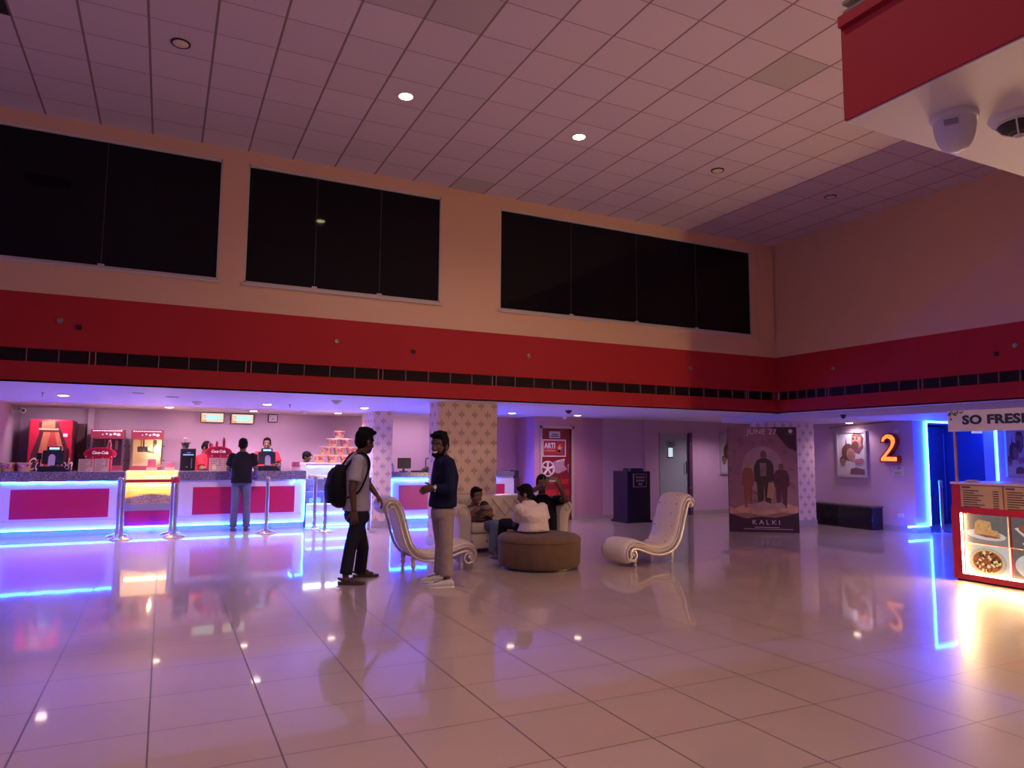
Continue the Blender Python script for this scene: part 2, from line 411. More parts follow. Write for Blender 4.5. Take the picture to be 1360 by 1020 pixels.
VP = ['above the red drinks fridge', 'above the pair of popcorn machines', 'above the wall clock', 'spanning above the wide patterned column', 'above the red cinema door', 'above the black sign cabinet', 'above the grey door', 'shortest one, ending at the corner']
for i in range(8):
    vent('air_vent', VX[2*i], VX[2*i+1], True, 5 if i < 7 else 2, 'dark air vent in the long red band, '+VP[i], 'air vents in the red band')
RV = [(9.42, 8.4), (8.35, 6.75), (6.7, 5.35), (5.3, 3.7)]
RP = ['first from the corner', 'second from the corner', 'third from the corner', 'furthest from the corner, cut by the frame']
for i in range(3):
    vent('air_vent', RV[i][1], RV[i][0], False, 5, 'dark air vent in the right-hand red band, '+RP[i], 'air vents in the red band')
t = thing('air_vent', 'large louvred vent in the near red balcony edge, top right corner', 'air vent', (NX, .2, 2.375))
bm = B()
for k in range(6): box(bm, NX-.002, NX+.06, -1.2, NY-.003, 2.383+k*.023, 2.391+k*.023)
obj('slat', bm, mat('brown_vent_slat', (.12, .06, .05), .5), t)
bm = B(); box(bm, NX+.08, NX+.1, -1.2, NY-.01, 2.375, 2.525); obj('backing', bm, M_dark, t)
# fittings left in the red band
M_steel = mat('steel_socket', (.5, .45, .45), .3, 1.0)
CON = [(80, 426, 1), (105, 435, 0), (447, 453, 1), (549, 467, 0), (701, 473, 1), (917, 489, 1)]
CL = ['round steel lamp socket on red band, above the red drinks fridge', 'small black cable box on red band, near its left end', 'round steel socket on red band, above the bucket pyramid', 'small black cable box on red band, just left of the wide patterned column', 'small round socket on red band, above the red cinema door', 'round steel lamp socket on red band, right part near the corner']
def socket(p, horiz, ring, label):
    bm = B(); r = .032 if ring else .026
    if ring:
        Mx = Matrix.Rotation(PI/2, 3, 'X') if horiz else Matrix.Rotation(-PI/2, 3, 'Y')
        lathe(bm, p, [(.014, -.001), (.034, -.001), (.036, .012), (.028, .022), (.018, .02), (.016, .008), (.002, .008)], 18, Mx)
        o = obj('lamp_socket', bm, M_steel, smooth=True)
    else:
        if horiz: box(bm, p.x-r, p.x+r, p.y-.025, p.y+.004, p.z-r, p.z+r, .004)
        else: box(bm, p.x-.025, p.x+.004, p.y-r, p.y+r, p.z-r, p.z+r, .004)
        o = obj('cable_box', bm, M_black)
    return tag(o, label, 'wall fitting', 'fittings on the red band')
for (px, py, k), l in zip(CON, CL): socket(ony(px, py, FY), True, k, l)
for (px, py, k), l in zip([(1107, 489, 1), (1324, 470, 0), (1349, 459, 1)], ['round steel socket on the right-hand red band, nearest the corner', 'small black cable box on the right-hand red band', 'round steel socket at the far end of the right-hand red band']): socket(onx(px, py, XR), False, k, l)
# ================================================================== hall downlights
M_lens = mat('lit_lamp_lens', (.9, .8, .6), .4, emit=(1.0, .80, .42), es=22)
M_lens_w = mat('warm_lamp_lens', (.9, .8, .7), .4, emit=(1.0, .80, .62), es=9)
M_lens_off = mat('unlit_lamp_lens', (.75, .62, .55), .3)
M_ring_b = mat('black_lamp_rim', (.02, .02, .02), .4); M_ring_w = mat('white_lamp_rim', (.7, .66, .66), .4)
def downlight(p, r, lens, rim, label, group, z):
    t = thing('downlight', label, 'ceiling light', (p[0], p[1], z-.015), 0, group)
    bm = B(); lathe(bm, (p[0], p[1], z), [(r*.82, 0), (r, 0), (r, -.010), (r*.93, -.015), (r*.82, -.012), (r*.8, -.002)], 28); obj('rim', bm, rim, t, smooth=True)
    bm = B(); lathe(bm, (p[0], p[1], z), [(.002, -.001), (r*.80, -.001), (r*.80, -.012), (r*.6, -.021), (.002, -.025)], 24); obj('lens', bm, lens, t, smooth=True); return t
HL = [((240, 57), M_lens_off, M_ring_b, 'unlit black-rimmed downlight in the tiled ceiling, leftmost of its row'),
      ((539, 127), M_lens, M_ring_w, 'glowing warm downlight in the tiled ceiling, above the middle window'),
      ((769, 181), M_lens, M_ring_w, 'glowing downlight in the tiled ceiling, above the right-hand window'),
      ((953, 226), mat('pale_lamp_lens', (.62, .52, .52), .4), M_ring_b, 'unlit thin-ringed downlight in the tiled ceiling, farther from the right wall'),
      ((1103, 261), mat('pale_lamp_lens'), M_ring_b, 'unlit thin-ringed downlight in the tiled ceiling, nearest the right wall')]
for (q, le, ri, l) in HL:
    p = onz(*q, HC); downlight(p, .088, le, ri, l, 'downlights in the tiled hall ceiling', HC)
    if le is M_lens: lamp('hall_spot', 'SPOT', (p.x, p.y, HC-.03), HALL*.6, (1, .70, .62), .06, (0, 0, -1), 2.55, .7)
# more of the same row and rows behind the viewer, so the hall is lit as a whole
for p in ((2.21, 2.77), (-.1, 2.77), (-2.3, 2.8), (4.45, 2.77)):
    l = lamp('hall_spot', 'SPOT', (p[0], p[1], HC-.03), HALL*1.25, (1, .70, .62), .06, (0, 0, -1), 2.55, .7)
# ================================================================== low-ceiling fixtures
SL = [((84, 524), 'in the low ceiling, above the red drinks fridge'), ((225, 540), 'in the low ceiling, above the lit popcorn machine'),
      ((355, 536), 'in the low ceiling, in front of the wall clock'), ((337, 545), 'in the low ceiling, beside the right menu screen'),
      ((484, 541), 'in the low ceiling, by the narrow patterned column'), ((449, 548), 'in the low ceiling, above the pyramid of popcorn buckets'),
      ((680, 548), 'in the low ceiling, just right of the wide patterned column'), ((767, 551), 'in the low ceiling, in front of the red cinema door'), ((1128, 561), 'in the low ceiling, left of the glowing number')]
for q, l in SL:
    z_ = ZD if q[0] > 1000 else ZS; p = onz(*q, z_); downlight(p, .085, M_lens_w, M_ring_w, 'lit downlight '+l, 'downlights in the low ceiling', z_)
    lamp('soffit_spot', 'SPOT', (p.x, p.y, z_-.03), SOFF*(.4 if q[0] > 1000 else .6 if q[0] > 700 else 1.6 if q[0] < 460 else 1), (.96, .66, .84), .06, (0, 0, -1), 2.6, .7)
for p in ((15.6, 6.5), (13.5, 5.5), (10.9, 7.8), (11.2, 11.9), (4.5, -1.5), (2.5, -2.5)):
    lamp('soffit_spot', 'SPOT', (p[0], p[1], (ZD if p[0] > 10.3 and p[1] < 11.2 else ZS)-.03), SOFF*.55, (.96, .66, .84), .06, (0, 0, -1), 2.6, .7)  # extra spots without fittings, added to brighten the right and near low-ceiling areas
for p in ((-1.75, 13.95), (-.75, 13.95), (.35, 14.05), (1.25, 14.05), (2.2, 14.05), (4.4, 14.1), (5.2, 14.1)):
    lamp('counter_wall_fill', 'SPOT', (p[0], p[1], ZS-.03), SOFF*.28, (1, .70, .86), .06, (0, .62, -1), 2.5, .8)  # added fill, no lamps built here: brightens the wall behind the counters
M_det = mat('white_fixture_plastic', (.72, .70, .72), .35)
def detector(px, py, r, m, label, name='smoke_detector', cat='smoke detector'):
    z_ = ZD if px > 1000 else ZS; p = onz(px, py, z_); bm = B(); lathe(bm, (p.x, p.y, z_), [(.002, .003), (r, .003), (r, -.02), (r*.75, -.03), (r*.6, -.05), (r*.3, -.06), (.002, -.062)], 24)
    return tag(obj(name, bm, m, smooth=True), label, cat, 'small fittings under the low ceiling')
detector(447, 532, .075, M_det, 'white smoke detector under the low ceiling, left of the narrow patterned column')
detector(403, 546, .06, M_det, 'small white smoke detector under the low ceiling, beside the wall clock')
detector(262, 533, .075, M_det, 'pale smoke detector under the low ceiling, above the coffee machine')
detector(750, 553, .055, M_det, 'small white smoke detector above the red cinema door')
detector(755, 545, .06, M_black, 'small black dome camera above the red cinema door', 'dome_camera', 'camera')
detector(1120, 551, .045, M_black, 'small black dome camera above the framed poster', 'dome_camera', 'camera')
detector(893, 560, .06, M_det, 'small white smoke detector above the grey door')
def sprinkler(px, py, label):
    p = onz(px, py, ZS); bm = B(); lathe(bm, (p.x, p.y, ZS), [(.02, .003), (.025, 0), (.025, -.006), (.01, -.008), (.008, -.03), (.003, -.045), (.003, -.055), (.02, -.056), (.02, -.059), (.002, -.06)], 14)
    tag(obj('sprinkler', bm, M_steel, smooth=True), label, 'sprinkler', 'small fittings under the low ceiling')
sprinkler(57, 521, 'fire sprinkler under the low ceiling, left of the downlight over the drinks fridge')
sprinkler(385, 537, 'fire sprinkler under the low ceiling, right of the wall clock')
sprinkler(820, 553, 'fire sprinkler under the low ceiling, above the black sign cabinet')
def cover(px, py, r, label):
    p = onz(px, py, ZS); bm = B(); lathe(bm, (p.x, p.y, ZS), [(.002, 0), (r, 0), (r, -.006), (r*.9, -.009), (.002, -.009)], 24)
    tag(obj('ceiling_cover', bm, mat('grey_cover', (.30, .26, .34), .5), smooth=True), label, 'ceiling cover', 'small fittings under the low ceiling')
cover(184, 522, .075, 'flat grey ceiling cover, left of two over the popcorn machines')
cover(229, 527, .085, 'flat grey ceiling cover, right of two over the popcorn machines')
# near dome camera and round speaker under the near low ceiling
p = onz(1267, 150, ZS)
t = thing('dome_camera', 'white dome security camera under the near low ceiling at top right', 'camera', (p.x, p.y, ZS))
bm = B(); lathe(bm, (p.x, p.y, ZS), [(.002, 0), (.046, 0), (.046, -.012), (.044, -.018), (.040, -.02)], 32); obj('mount', bm, M_det, t, smooth=True)
bm = B(); lathe(bm, (p.x, p.y, ZS), [(.0405, -.018), (.041, -.03), (.038, -.05), (.033, -.066), (.026, -.078), (.015, -.086), (.002, -.088)], 32); obj('dome_shell', bm, M_det, t, smooth=True)
bm = B(); d = (V((0, 0, ZS))-p); d.z = 0; d.normalize(); s = V((-d.y, d.x, 0)); c0 = p+d*.0405+V((0, 0, -.034))+s*-.006
prism(bm, [(-.013, -.006), (.013, -.006), (.013, .006), (-.013, .006)], c0-d*.002, s, V((0, 0, 1)), .003, d); obj('maker_plate', bm, mat('silver_label', (.35, .33, .36), .35, .6), t)
p = onz(1352, 152, ZS)
t = thing('ceiling_speaker', 'round white ceiling speaker with a black ringed grille, top right', 'speaker', (p.x, p.y, ZS))
bm = B(); lathe(bm, (p.x, p.y, ZS), [(.002, 0), (.056, 0), (.056, -.006), (.05, -.016), (.042, -.02), (.002, -.019)], 36); obj('housing', bm, M_det, t, smooth=True)
bm = B(); lathe(bm, (p.x, p.y, ZS), [(.002, -.018), (.043, -.018), (.03, -.036), (.012, -.047), (.002, -.048)], 32); obj('cone', bm, M_black, t, smooth=True)
bm = B()
for k in range(5):
    r0 = .040-.0075*k; z0 = -.0215-.0066*k
    tube(bm, [V((p.x, p.y, ZS+z0))+V((r0*math.cos(a), r0*math.sin(a), 0)) for a in [2*PI*i/32 for i in range(33)]], .0021, 6)
for a in range(4): tube(bm, [V((p.x, p.y, ZS))+V((r*math.cos(a*PI/2+.4), r*math.sin(a*PI/2+.4), z)) for r, z in ((.043, -.02), (.03, -.038), (.006, -.05))], .0018, 6)
ball(bm, (p.x, p.y, ZS-.049), (.008, .008, .005), 14); obj('grille', bm, M_det, t, smooth=True)
# ================================================================== doors
M_dred = mat('deep_red_door_print', (.22, .015, .03), .35, var=.25, vscale=5)
bm = B(); box(bm, 7.03, 7.74, 12.98, 13.02, 0, 1.90); d1 = struct('door_1', bm, M_dred)
bm = B(); box(bm, 7.74, 7.80, 12.92, 13.0, 0, 1.95); box(bm, 6.99, 7.03, 12.92, 13.0, 0, 1.95); box(bm, 6.99, 7.80, 12.92, 13.0, 1.90, 1.95); obj('door_frame', bm, mat('tan_door_frame', (.55, .40, .34), .5), d1)
bm = B(); box(bm, 7.22, 7.48, 12.965, 12.98, 1.70, 1.84); sg = obj('door_sign', bm, mat('silver_sign', (.6, .55, .58), .35, .3), d1)
bm = B(); box(bm, 7.28, 7.43, 12.962, 12.966, 1.765, 1.785); box(bm, 7.25, 7.45, 12.962, 12.966, 1.725, 1.742); obj('sign_lettering', bm, M_black, sg)
bm = B(); box(bm, 7.06, 7.62, 12.965, 12.98, 1.31, 1.67); sg = obj('cinema_sign', bm, mat('sign_border_white', (.75, .62, .64), .4), d1)
bm = B(); box(bm, 7.085, 7.595, 12.960, 12.966, 1.335, 1.645); obj('sign_panel', bm, mat('sign_red', (.40, .02, .05), .4), sg)
M_wt = mat('white_print', (.78, .74, .76), .5)
text('lettering', 'ARTI', .155, M_wt, sg, (7.23, 12.958, 1.535), sx=.78, weight=.006)
text('lettering', 'CINEMAS', .06, mat('gold_print', (.75, .45, .25), .5), sg, (7.23, 12.958, 1.435), sx=.95, spacing=1.15)
for nm, colr, pol in (('emblem', (.75, .35, .08), [(-.08, -.09), (-.03, -.10), (-.01, -.02), (.03, .03), (-.02, .02), (-.02, .10), (-.06, .05), (-.09, .01)]), ('emblem', (.75, .6, .15), [(-.08, -.1), (-.02, -.1), (-.02, -.04), (-.075, -.03)]), ('emblem', (.03, .12, .5), [(.0, -.12), (.04, -.05), (.05, .0), (.09, .02), (.04, .04), (.02, .0), (-.01, -.05)]), ('emblem', (.5, .03, .12), [(-.01, .03), (.06, .055), (.07, .075), (.02, .07)])):
    bm = B(); prism(bm, pol, (7.505, 12.96, 1.49), (1, 0, 0), (0, 0, 1), .003, (0, -1, 0)); obj(nm, bm, mat('emblem_%.2f%.2f' % colr[:2], colr, .5), sg)
M_reel = mat('film_reel_print', (.75, .62, .68), .5)
bm = B(); N_ = (0, -1, 0)
cx, cz = 7.19, 1.06
tube(bm, [(cx+.15*math.cos(a), 12.975, cz+.15*math.sin(a)) for a in [2*PI*i/36 for i in range(37)]], .016, 6)
for k in range(5):
    a = k*2*PI/5+.3; cone(bm, (cx, 12.977, cz), (cx+.145*math.cos(a), 12.977, cz+.145*math.sin(a)), .018, .028, 8)
prism(bm, ell(cx, cz, .045, .045), (0, 12.978, 0), (1, 0, 0), (0, 0, 1), .008, N_); obj('film_reel_print', bm, M_reel, d1)
bm = B(); prism(bm, [(7.28, 1.18), (7.40, 1.24), (7.60, 1.27), (7.58, 1.14), (7.66, 1.05), (7.45, .96), (7.30, 1.0)], (0, 12.979, 0), (1, 0, 0), (0, 0, 1), .003, N_); obj('film_strip_print', bm, mat('film_strip', (.45, .26, .36), .5, var=.4, vscale=25), d1)
bm = B()
for k in range(4): prism(bm, [(7.42+k*.05, 1.19+k*.012), (7.445+k*.05, 1.205+k*.012), (7.435+k*.05, 1.235+k*.012), (7.41+k*.05, 1.22+k*.012)], (0, 12.977, 0), (1, 0, 0), (0, 0, 1), .003, N_)
obj('film_perforation', bm, M_wt, d1)
M_seat = mat('red_seat_print', (.48, .02, .03), .45)
bm = B()
for k, (z, hh) in enumerate(((.74, .1), (.50, .12), (.22, .15))):
    for j in range(2):
        x0 = 7.07+j*.33+(.05 if k % 2 else 0); box(bm, x0, min(x0+.29, 7.71), 12.972, 12.982, z, z+hh, .004)
obj('cinema_seat_print', bm, M_seat, d1)
bm = B(); cyl(bm, (7.66, 12.94, .98), (7.66, 12.94, 1.16), .011); cyl(bm, (7.66, 12.94, 1.0), (7.66, 12.985, 1.0), .008); cyl(bm, (7.66, 12.94, 1.14), (7.66, 12.985, 1.14), .008); obj('door_handle', bm, M_chrome, d1, smooth=True)
bm = B(); box(bm, 10.04, 10.88, 12.98, 13.02, 0, 1.86); d2 = struct('door_2', bm, mat('grey_door_paint', (.36, .44, .46), .45))
bm = B(); box(bm, 10.88, 10.96, 12.9, 13.0, 0, 1.88); box(bm, 10.0, 10.04, 12.93, 13.0, 0, 1.88); obj('door_frame', bm, mat('dark_plum_frame', (.12, .05, .12), .5), d2)
bm = B(); box(bm, 10.28, 10.51, 12.965, 12.98, 1.565, 1.685); sg = obj('door_sign', bm, mat('silver_sign2', (.30, .28, .34), .35, .3), d2)
bm = B(); box(bm, 10.32, 10.48, 12.962, 12.966, 1.62, 1.64); box(bm, 10.295, 10.495, 12.962, 12.966, 1.578, 1.592); obj('sign_lettering', bm, M_black, sg)
bm = B(); box(bm, 10.305, 10.455, 12.968, 12.98, 1.30, 1.545); sg = obj('window_frame', bm, M_black, d2)
bm = B(); box(bm, 10.318, 10.442, 12.965, 12.969, 1.32, 1.525); obj('lit_window', bm, mat('lit_door_window', (.7, .8, .8), .3, emit=(.55, .75, .78), es=.75), sg)
bm = B(); tube(bm, smoothpath([(10.84, 12.985, 1.20), (10.80, 12.93, 1.18), (10.80, 12.93, .97), (10.84, 12.985, .95)], 4), .011, 8); obj('door_handle', bm, M_black, d2, smooth=True)
bm = B()
for z in (1.62, .62, .12): cyl(bm, (10.90, 12.895, z-.02), (10.90, 12.895, z+.02), .012)
obj('hinge', bm, M_steel, d2, smooth=True)
bm = B(); box(bm, -1.88, -1.28, 15.14, 15.2, 0, 1.86); struct('door_3', bm, mat('brown_door', (.20, .10, .09), .5))
M_ddoor = mat('dark_auditorium_door', (.03, .035, .09), .4)
for i, (x0, x1) in enumerate(((12.72, 13.66), (13.68, 14.62))):
    bm = B(); box(bm, x0, x1, 9.3, 9.36, 0, 1.98, .006); d = struct('door_%d' % (4+i), bm, M_ddoor)
    for q in ((x0+.08, x0+.095, .1, 1.85), (x1-.095, x1-.08, .1, 1.85)):
        bm = B(); box(bm, q[0], q[1], 9.294, 9.30, q[2], q[3]); obj('moulding', bm, mat('blue_grey_moulding', (.18, .2, .38), .4), d)
    hx = x1-.18 if i == 0 else x0+.18
    bm = B(); cyl(bm, (hx, 9.24, .70), (hx, 9.24, 1.5), .018); cyl(bm, (hx, 9.24, .85), (hx, 9.3, .85), .012); cyl(bm, (hx, 9.24, 1.35), (hx, 9.3, 1.35), .012); obj('door_handle', bm, M_chrome, d, smooth=True)
# ================================================================== snack counter
M_cwhite = mat('white_counter_laminate', (.70, .66, .72), .3)
M_cred = mat('crimson_panel', (.50, .015, .08), .3, var=.12, vscale=3)
def m_granite():
    n = NB('speckled_granite', .18)
    a, b = n.noise(130, 3), n.noise(60, 3)
    c = n.mix(n.gt(a, .56), (.13, .11, .14), (.42, .36, .42)); c = n.mix(n.gt(b, .62), c, (.05, .04, .06)); n.color(c); return n.m
M_gran = m_granite()
M_led = mat('blue_led_tube', (.5, .7, .9), .4, emit=(.004, .05, 1.0), es=LED)
M_ledw = mat('pale_cyan_led_tube', (.5, .8, .9), .4, emit=(.008, .10, 1.0), es=LED*.5)
LR = .011
CY = 13.5
def counter(x0, x1, loc, label, red, zt=1.03, y=CY, gz=.875, dep=.55):
    t = thing('counter', label, 'counter', loc, 0, 'snack bar counters')
    bm = B(); box(bm, x0, x1, y, y+dep, .10, gz-.002, .004); obj('body', bm, M_cwhite, t)
    bm = B(); box(bm, x0, x1, y+.03, y+dep-.05, 0, .10); obj('plinth', bm, M_skirt, t)
    bm = B(); box(bm, x0-.01, x1+.01, y-.05, y+dep+.03, gz, zt, .008); obj('granite_top', bm, M_gran, t)
    bm = B(); box(bm, red[0], red[1], y-.008, y+.004, red[2], red[3], .002); obj('red_panel', bm, M_cred, t)
    bm = B(); box(bm, x0, x1, y-.002, y+.002, .255, .259); obj('panel_joint', bm, mat('grey_joint', (.3, .27, .35), .6), t)
    return t
cA = counter(-2.305, -.565, (-1.44, CY+.25, 0), 'white snack counter with crimson panel, below the red drinks fridge', (-2.12, -.77, .29, .755))
bm = B(); tube(bm, [(-2.25+i*.0835, CY-.014, .862+.006*math.sin(i*1.3)) for i in range(21)], LR, 8); obj('led_tube', bm, M_led, cA, smooth=True)
bm = B(); tube(bm, [(-2.25, CY-.014, .112), (-.58, CY-.014, .112)], LR, 8); obj('led_tube', bm, M_led, cA, smooth=True)
cB = counter(.265, 2.37, (1.32, CY+.25, 0), 'white snack counter with crimson panel, behind the standing customer', (.49, 2.19, .285, .755))
bm = B(); tube(bm, [(.27, CY-.014, .112), (2.35, CY-.014, .112)], LR, 8); obj('led_tube', bm, M_led, cB, smooth=True)
bm = B(); tube(bm, [(2.36, CY-.016, .13), (2.362, CY-.016, .845), (2.24, CY-.016, .85)], LR, 8); obj('led_tube', bm, M_ledw, cB, smooth=True)
bm = B(); tube(bm, [(2.12, CY-.06, .80), (2.18, CY-.06, .86)], .013, 8); obj('led_tube', bm, M_ledw, cB, smooth=True)
cC = counter(3.94, 6.62, (5.2, 13.65, 0), 'white ticket counter with a blue-lit outline, behind the wide patterned column', (4.13, 6.4, .27, .745), 1.0, 13.4, .90, .30)
bm = B(); tube(bm, smoothpath([(3.965, 13.385, .13), (3.965, 13.385, .5), (3.97, 13.385, .80), (4.04, 13.385, .852), (4.4, 13.385, .84), (5.2, 13.385, .86), (6.2, 13.385, .85)], 6), .013, 8); obj('led_tube', bm, M_led, cC, smooth=True)
bm = B(); tube(bm, [(3.98, 13.385, .115), (6.2, 13.385, .115)], .013, 8); obj('led_tube', bm, M_led, cC, smooth=True)
bm = B(); box(bm, 6.6, 6.70, 13.34, 13.56, .86, 1.02, .004); obj('counter_flap', bm, M_black, cC)
# glowing popcorn warmer built between the two counters
t = thing('popcorn_warmer', 'glowing yellow popcorn warmer cabinet set between the two left counters', 'popcorn warmer', (-.15, CY+.3, 0))
bm = B(); box(bm, -.55, .25, CY+.02, CY+.6, 0, .385); box(bm, -.55, .25, CY+.55, CY+.6, .385, .80); box(bm, -.555, -.535, CY+.005, CY+.6, 0, 1.03); box(bm, .235, .255, CY+.005, CY+.6, 0, 1.03); obj('body', bm, M_cwhite, t)
bm = B(); box(bm, -.535, .235, CY+.008, CY+.022, .13, .375); obj('red_panel', bm, M_cred, t)
bm = B(); tube(bm, [(-.53, CY-.014, .112), (.23, CY-.014, .112)], LR, 8); obj('led_tube', bm, M_led, t, smooth=True)
bm = B(); box(bm, -.535, .235, CY-.002, CY+.5, .38, .49, .004); obj('steel_shelf', bm, mat('scuffed_steel', (.5, .48, .5), .35, .8), t)
M_yel = mat('backlit_yellow_panel', (.9, .65, .2), .4, emit=(1.0, .62, .16), es=1.5)
bm = B(); box(bm, -.535, .235, CY+.01, CY+.03, .80, 1.0); box(bm, -.54, .24, CY+.0, CY+.6, 1.0, 1.03); lp = obj('lit_panel', bm, M_yel, t)
bm = B()
for i in range(9): ball(bm, (-.24+.055*i+random.uniform(-.01, .01), CY+.012, .945+random.uniform(-.02, .018)), (.024, .006, .02), 10)
for i in range(3): ball(bm, (-.42+.018*i, CY+.012, .845), (.018, .005, .014), 8)
box(bm, -.19, -.05, CY+.006, CY+.012, .835, .842); obj('popcorn_print', bm, mat('pale_popcorn_print', (.9, .75, .55), .5, emit=(1, .82, .6), es=.9), lp, smooth=True)
bm = B(); cyl(bm, (-.5, CY+.3, .79), (.2, CY+.3, .79), .014, 10); obj('heat_lamp', bm, mat('warm_heat_lamp', (1, .8, .5), .4, emit=(1, .60, .22), es=30), t)
def m_pop():
    n = NB('heaped_popcorn', .8); a = n.noise(95, 4); c = n.mix(n.gt(a, .5), (.85, .66, .42), (.42, .26, .16)); n.color(c); n.bump(a, 1.0, .03); return n.m
bm = B()
for i in range(24):
    for j in range(8):
        x = -.53+.0332*i; y = CY+.03+.06*j; z = .49+.12+.035*math.sin(i*.27-1)+.02*j*.5
        if i and j:
            pass
vs = [[bm.verts.new((-.534+.0334*i, CY+.012+.066*j, .60+.05*math.sin(i*.16-.4)+.008*j+random.uniform(-.008, .008))) for i in range(24)] for j in range(8)]
for a, b in zip(vs, vs[1:]):
    for i in range(23): bm.faces.new((a[i], a[i+1], b[i+1], b[i]))
fr = [bm.verts.new((-.534+.0334*i, CY+.010, .491)) for i in range(24)]
for i in range(23): bm.faces.new((fr[i], fr[i+1], vs[0][i+1], vs[0][i]))
o = obj('popcorn', bm, m_pop(), t); o['kind'] = 'stuff'
# ------------------------------------------------------------------ refrigerated display
t = thing('display_fridge', 'glass-fronted food display case with white frame, below the bucket pyramid', 'display case', (2.86, 13.9, 0))
bm = B(); box(bm, 2.41, 3.36, 13.56, 14.3, .0, .40, .004); box(bm, 2.41, 3.36, 14.22, 14.3, .40, 1.12); obj('body', bm, M_cwhite, t)
bm = B(); box(bm, 2.40, 3.37, 13.62, 14.32, 1.12, 1.165, .006); obj('top', bm, mat('cream_top', (.75, .68, .6), .4), t)
M_clear = mat('clear_case_glass', (.8, .9, 1), .03, alpha=.10)
bm = B()
gp = [(13.57, .42), (13.565, .6), (13.575, .8), (13.60, .98), (13.66, 1.115)]
vs = [[bm.verts.new((x, y, z)) for y, z in gp] for x in (2.42, 3.35)]
for i in range(4): bm.faces.new((vs[0][i], vs[0][i+1], vs[1][i+1], vs[1][i]))
bmesh.ops.solidify(bm, geom=bm.faces[:], thickness=.004); obj('curved_glass', bm, M_clear, t)
for z in (.63, .86):
    bm = B(); box(bm, 2.42, 3.35, 13.66, 14.2, z, z+.014); obj('shelf', bm, mat('glass_shelf', (.55, .6, .7), .2), t)
bm = B(); box(bm, 2.44, 3.33, 13.68, 13.70, 1.09, 1.115); obj('case_lamp', bm, mat('cool_case_lamp', (.9, .95, 1), .4, emit=(.75, .88, 1), es=32), t)
bm = B(); box(bm, 2.44, 3.33, 13.59, 13.62, .40, .42); obj('case_lamp', bm, M_ledw, t)
bm = B(); tube(bm, [(2.42, 13.55, .235), (3.36, 13.55, .235)], .012, 8); obj('led_tube', bm, M_ledw, t, smooth=True)
bm = B(); tube(bm, [(2.42, 13.55, .02), (3.36, 13.55, .02)], .012, 8); obj('led_tube', bm, M_led, t, smooth=True)
for i, (x, z, w_, h_, c) in enumerate(((2.55, .874, .10, .07, (.5, .25, .3)), (2.75, .874, .16, .06, (.6, .5, .4)), (3.02, .874, .10, .08, (.5, .2, .25)), (2.6, .644, .2, .09, (.2, .15, .3)), (2.95, .644, .24, .12, (.08, .08, .12)), (2.6, .40, .22, .12, (.3, .35, .6)), (2.95, .40, .2, .1, (.5, .5, .6)))):
    bm = B(); box(bm, x-w_/2, x+w_/2, 13.72, 13.95, z, z+h_, .012); o = obj('snack_tray', bm, mat('tray_%d' % i, c, .5))
    tag(o, ['small maroon snack box', 'pale wrapped snack box', 'dark pink snack box', 'wide purple snack tray', 'black snack tray', 'blue drinks tray', 'pale grey snack tray'][i]+' inside the glass display case, '+['upper shelf', 'upper shelf', 'upper shelf', 'middle shelf', 'middle shelf', 'bottom', 'bottom'][i], 'snack tray', 'food in the glass display case')
# ------------------------------------------------------------------ popcorn buckets
def m_bucket():
    n = NB('printed_popcorn_bucket', .5); tc = n.N.new('ShaderNodeTexCoord'); sp = n.N.new('ShaderNodeSeparateXYZ'); n.L.new(tc.outputs['Object'], sp.inputs[0])
    a = n.noise(26, 3, tc.outputs['Object'])
    mp = n.noise(60, 2, tc.outputs['Object']); z = sp.outputs[2]
    band = n.mul(n.gt(z, .05), n.lt(z, .125))
    c = n.mix(n.mul(n.gt(a, .47), band), (.80, .50, .20), (.42, .03, .12)); c = n.mix(n.mul(n.gt(mp, .57), band), c, (.80, .55, .62)); n.color(c)
    n.L.new(c, n.b.inputs['Emission Color']); n.b.inputs['Emission Strength'].default_value = 0.0
    return n.m
M_bucket = m_bucket()
def bucket_mesh(h=.145, r=.105):
    bm = B(); lathe(bm, (0, 0, 0), [(.002, 0), (r*.76, 0), (r*.99, h*.96), (r*1.05, h*.96), (r*1.05, h), (r*.96, h), (r*.75, .01), (.002, .01)], 24); return bm
def bucket(x, y, z, label, group, first=[None]):
    if first[0] is None: first[0] = obj('popcorn_bucket', bucket_mesh(), M_bucket, smooth=True, base=(0, 0, 0)); o = first[0]
    else: o = first[0].copy(); COL.objects.link(o)
    o.location = (x, y, z); o.rotation_euler.z = random.uniform(0, 6); return tag(o, label, 'popcorn bucket', group)
rows = [('bottom row', 4), ('row of three', 3), ('row of two', 2)]
pos = {4: ['first', 'second', 'third', 'last'], 3: ['left', 'middle', 'right'], 2: ['left', 'right']}
for k, (nm, n) in enumerate(rows):
    for i in range(n): bucket(3.085+(i-(n-1)/2)*.245, 14.0, 1.165+k*.158, 'printed popcorn bucket in the pyramid, %s of the %s' % (pos[n][i]+(' from the left' if n == 4 and 0 < i < 3 else ''), nm), 'pyramid of popcorn buckets')
    bm = B(); box(bm, 3.085-n*.1225, 3.085+n*.1225, 13.9, 14.1, 1.165+k*.158+.1455, 1.165+k*.158+.1575)
    tag(obj('display_board', bm, mat('white_card', (.74, .68, .66), .5)), ['long', 'medium', 'short'][k]+' white board laid across the '+nm+' of buckets', 'board', 'boards in the bucket pyramid')
bucket(3.085, 14.0, 1.165+3*.158, 'red and cream printed popcorn bucket alone on top of the pyramid', 'pyramid of popcorn buckets')
bucket(onz(11, 625, 1.03).x*.0-2.20, 13.6, 1.031, 'popcorn bucket on the granite counter, at the left edge of the photo', 'buckets on the left counter')
bucket(-1.98, 13.6, 1.031, 'popcorn bucket on the granite counter, next to the cash register', 'buckets on the left counter')
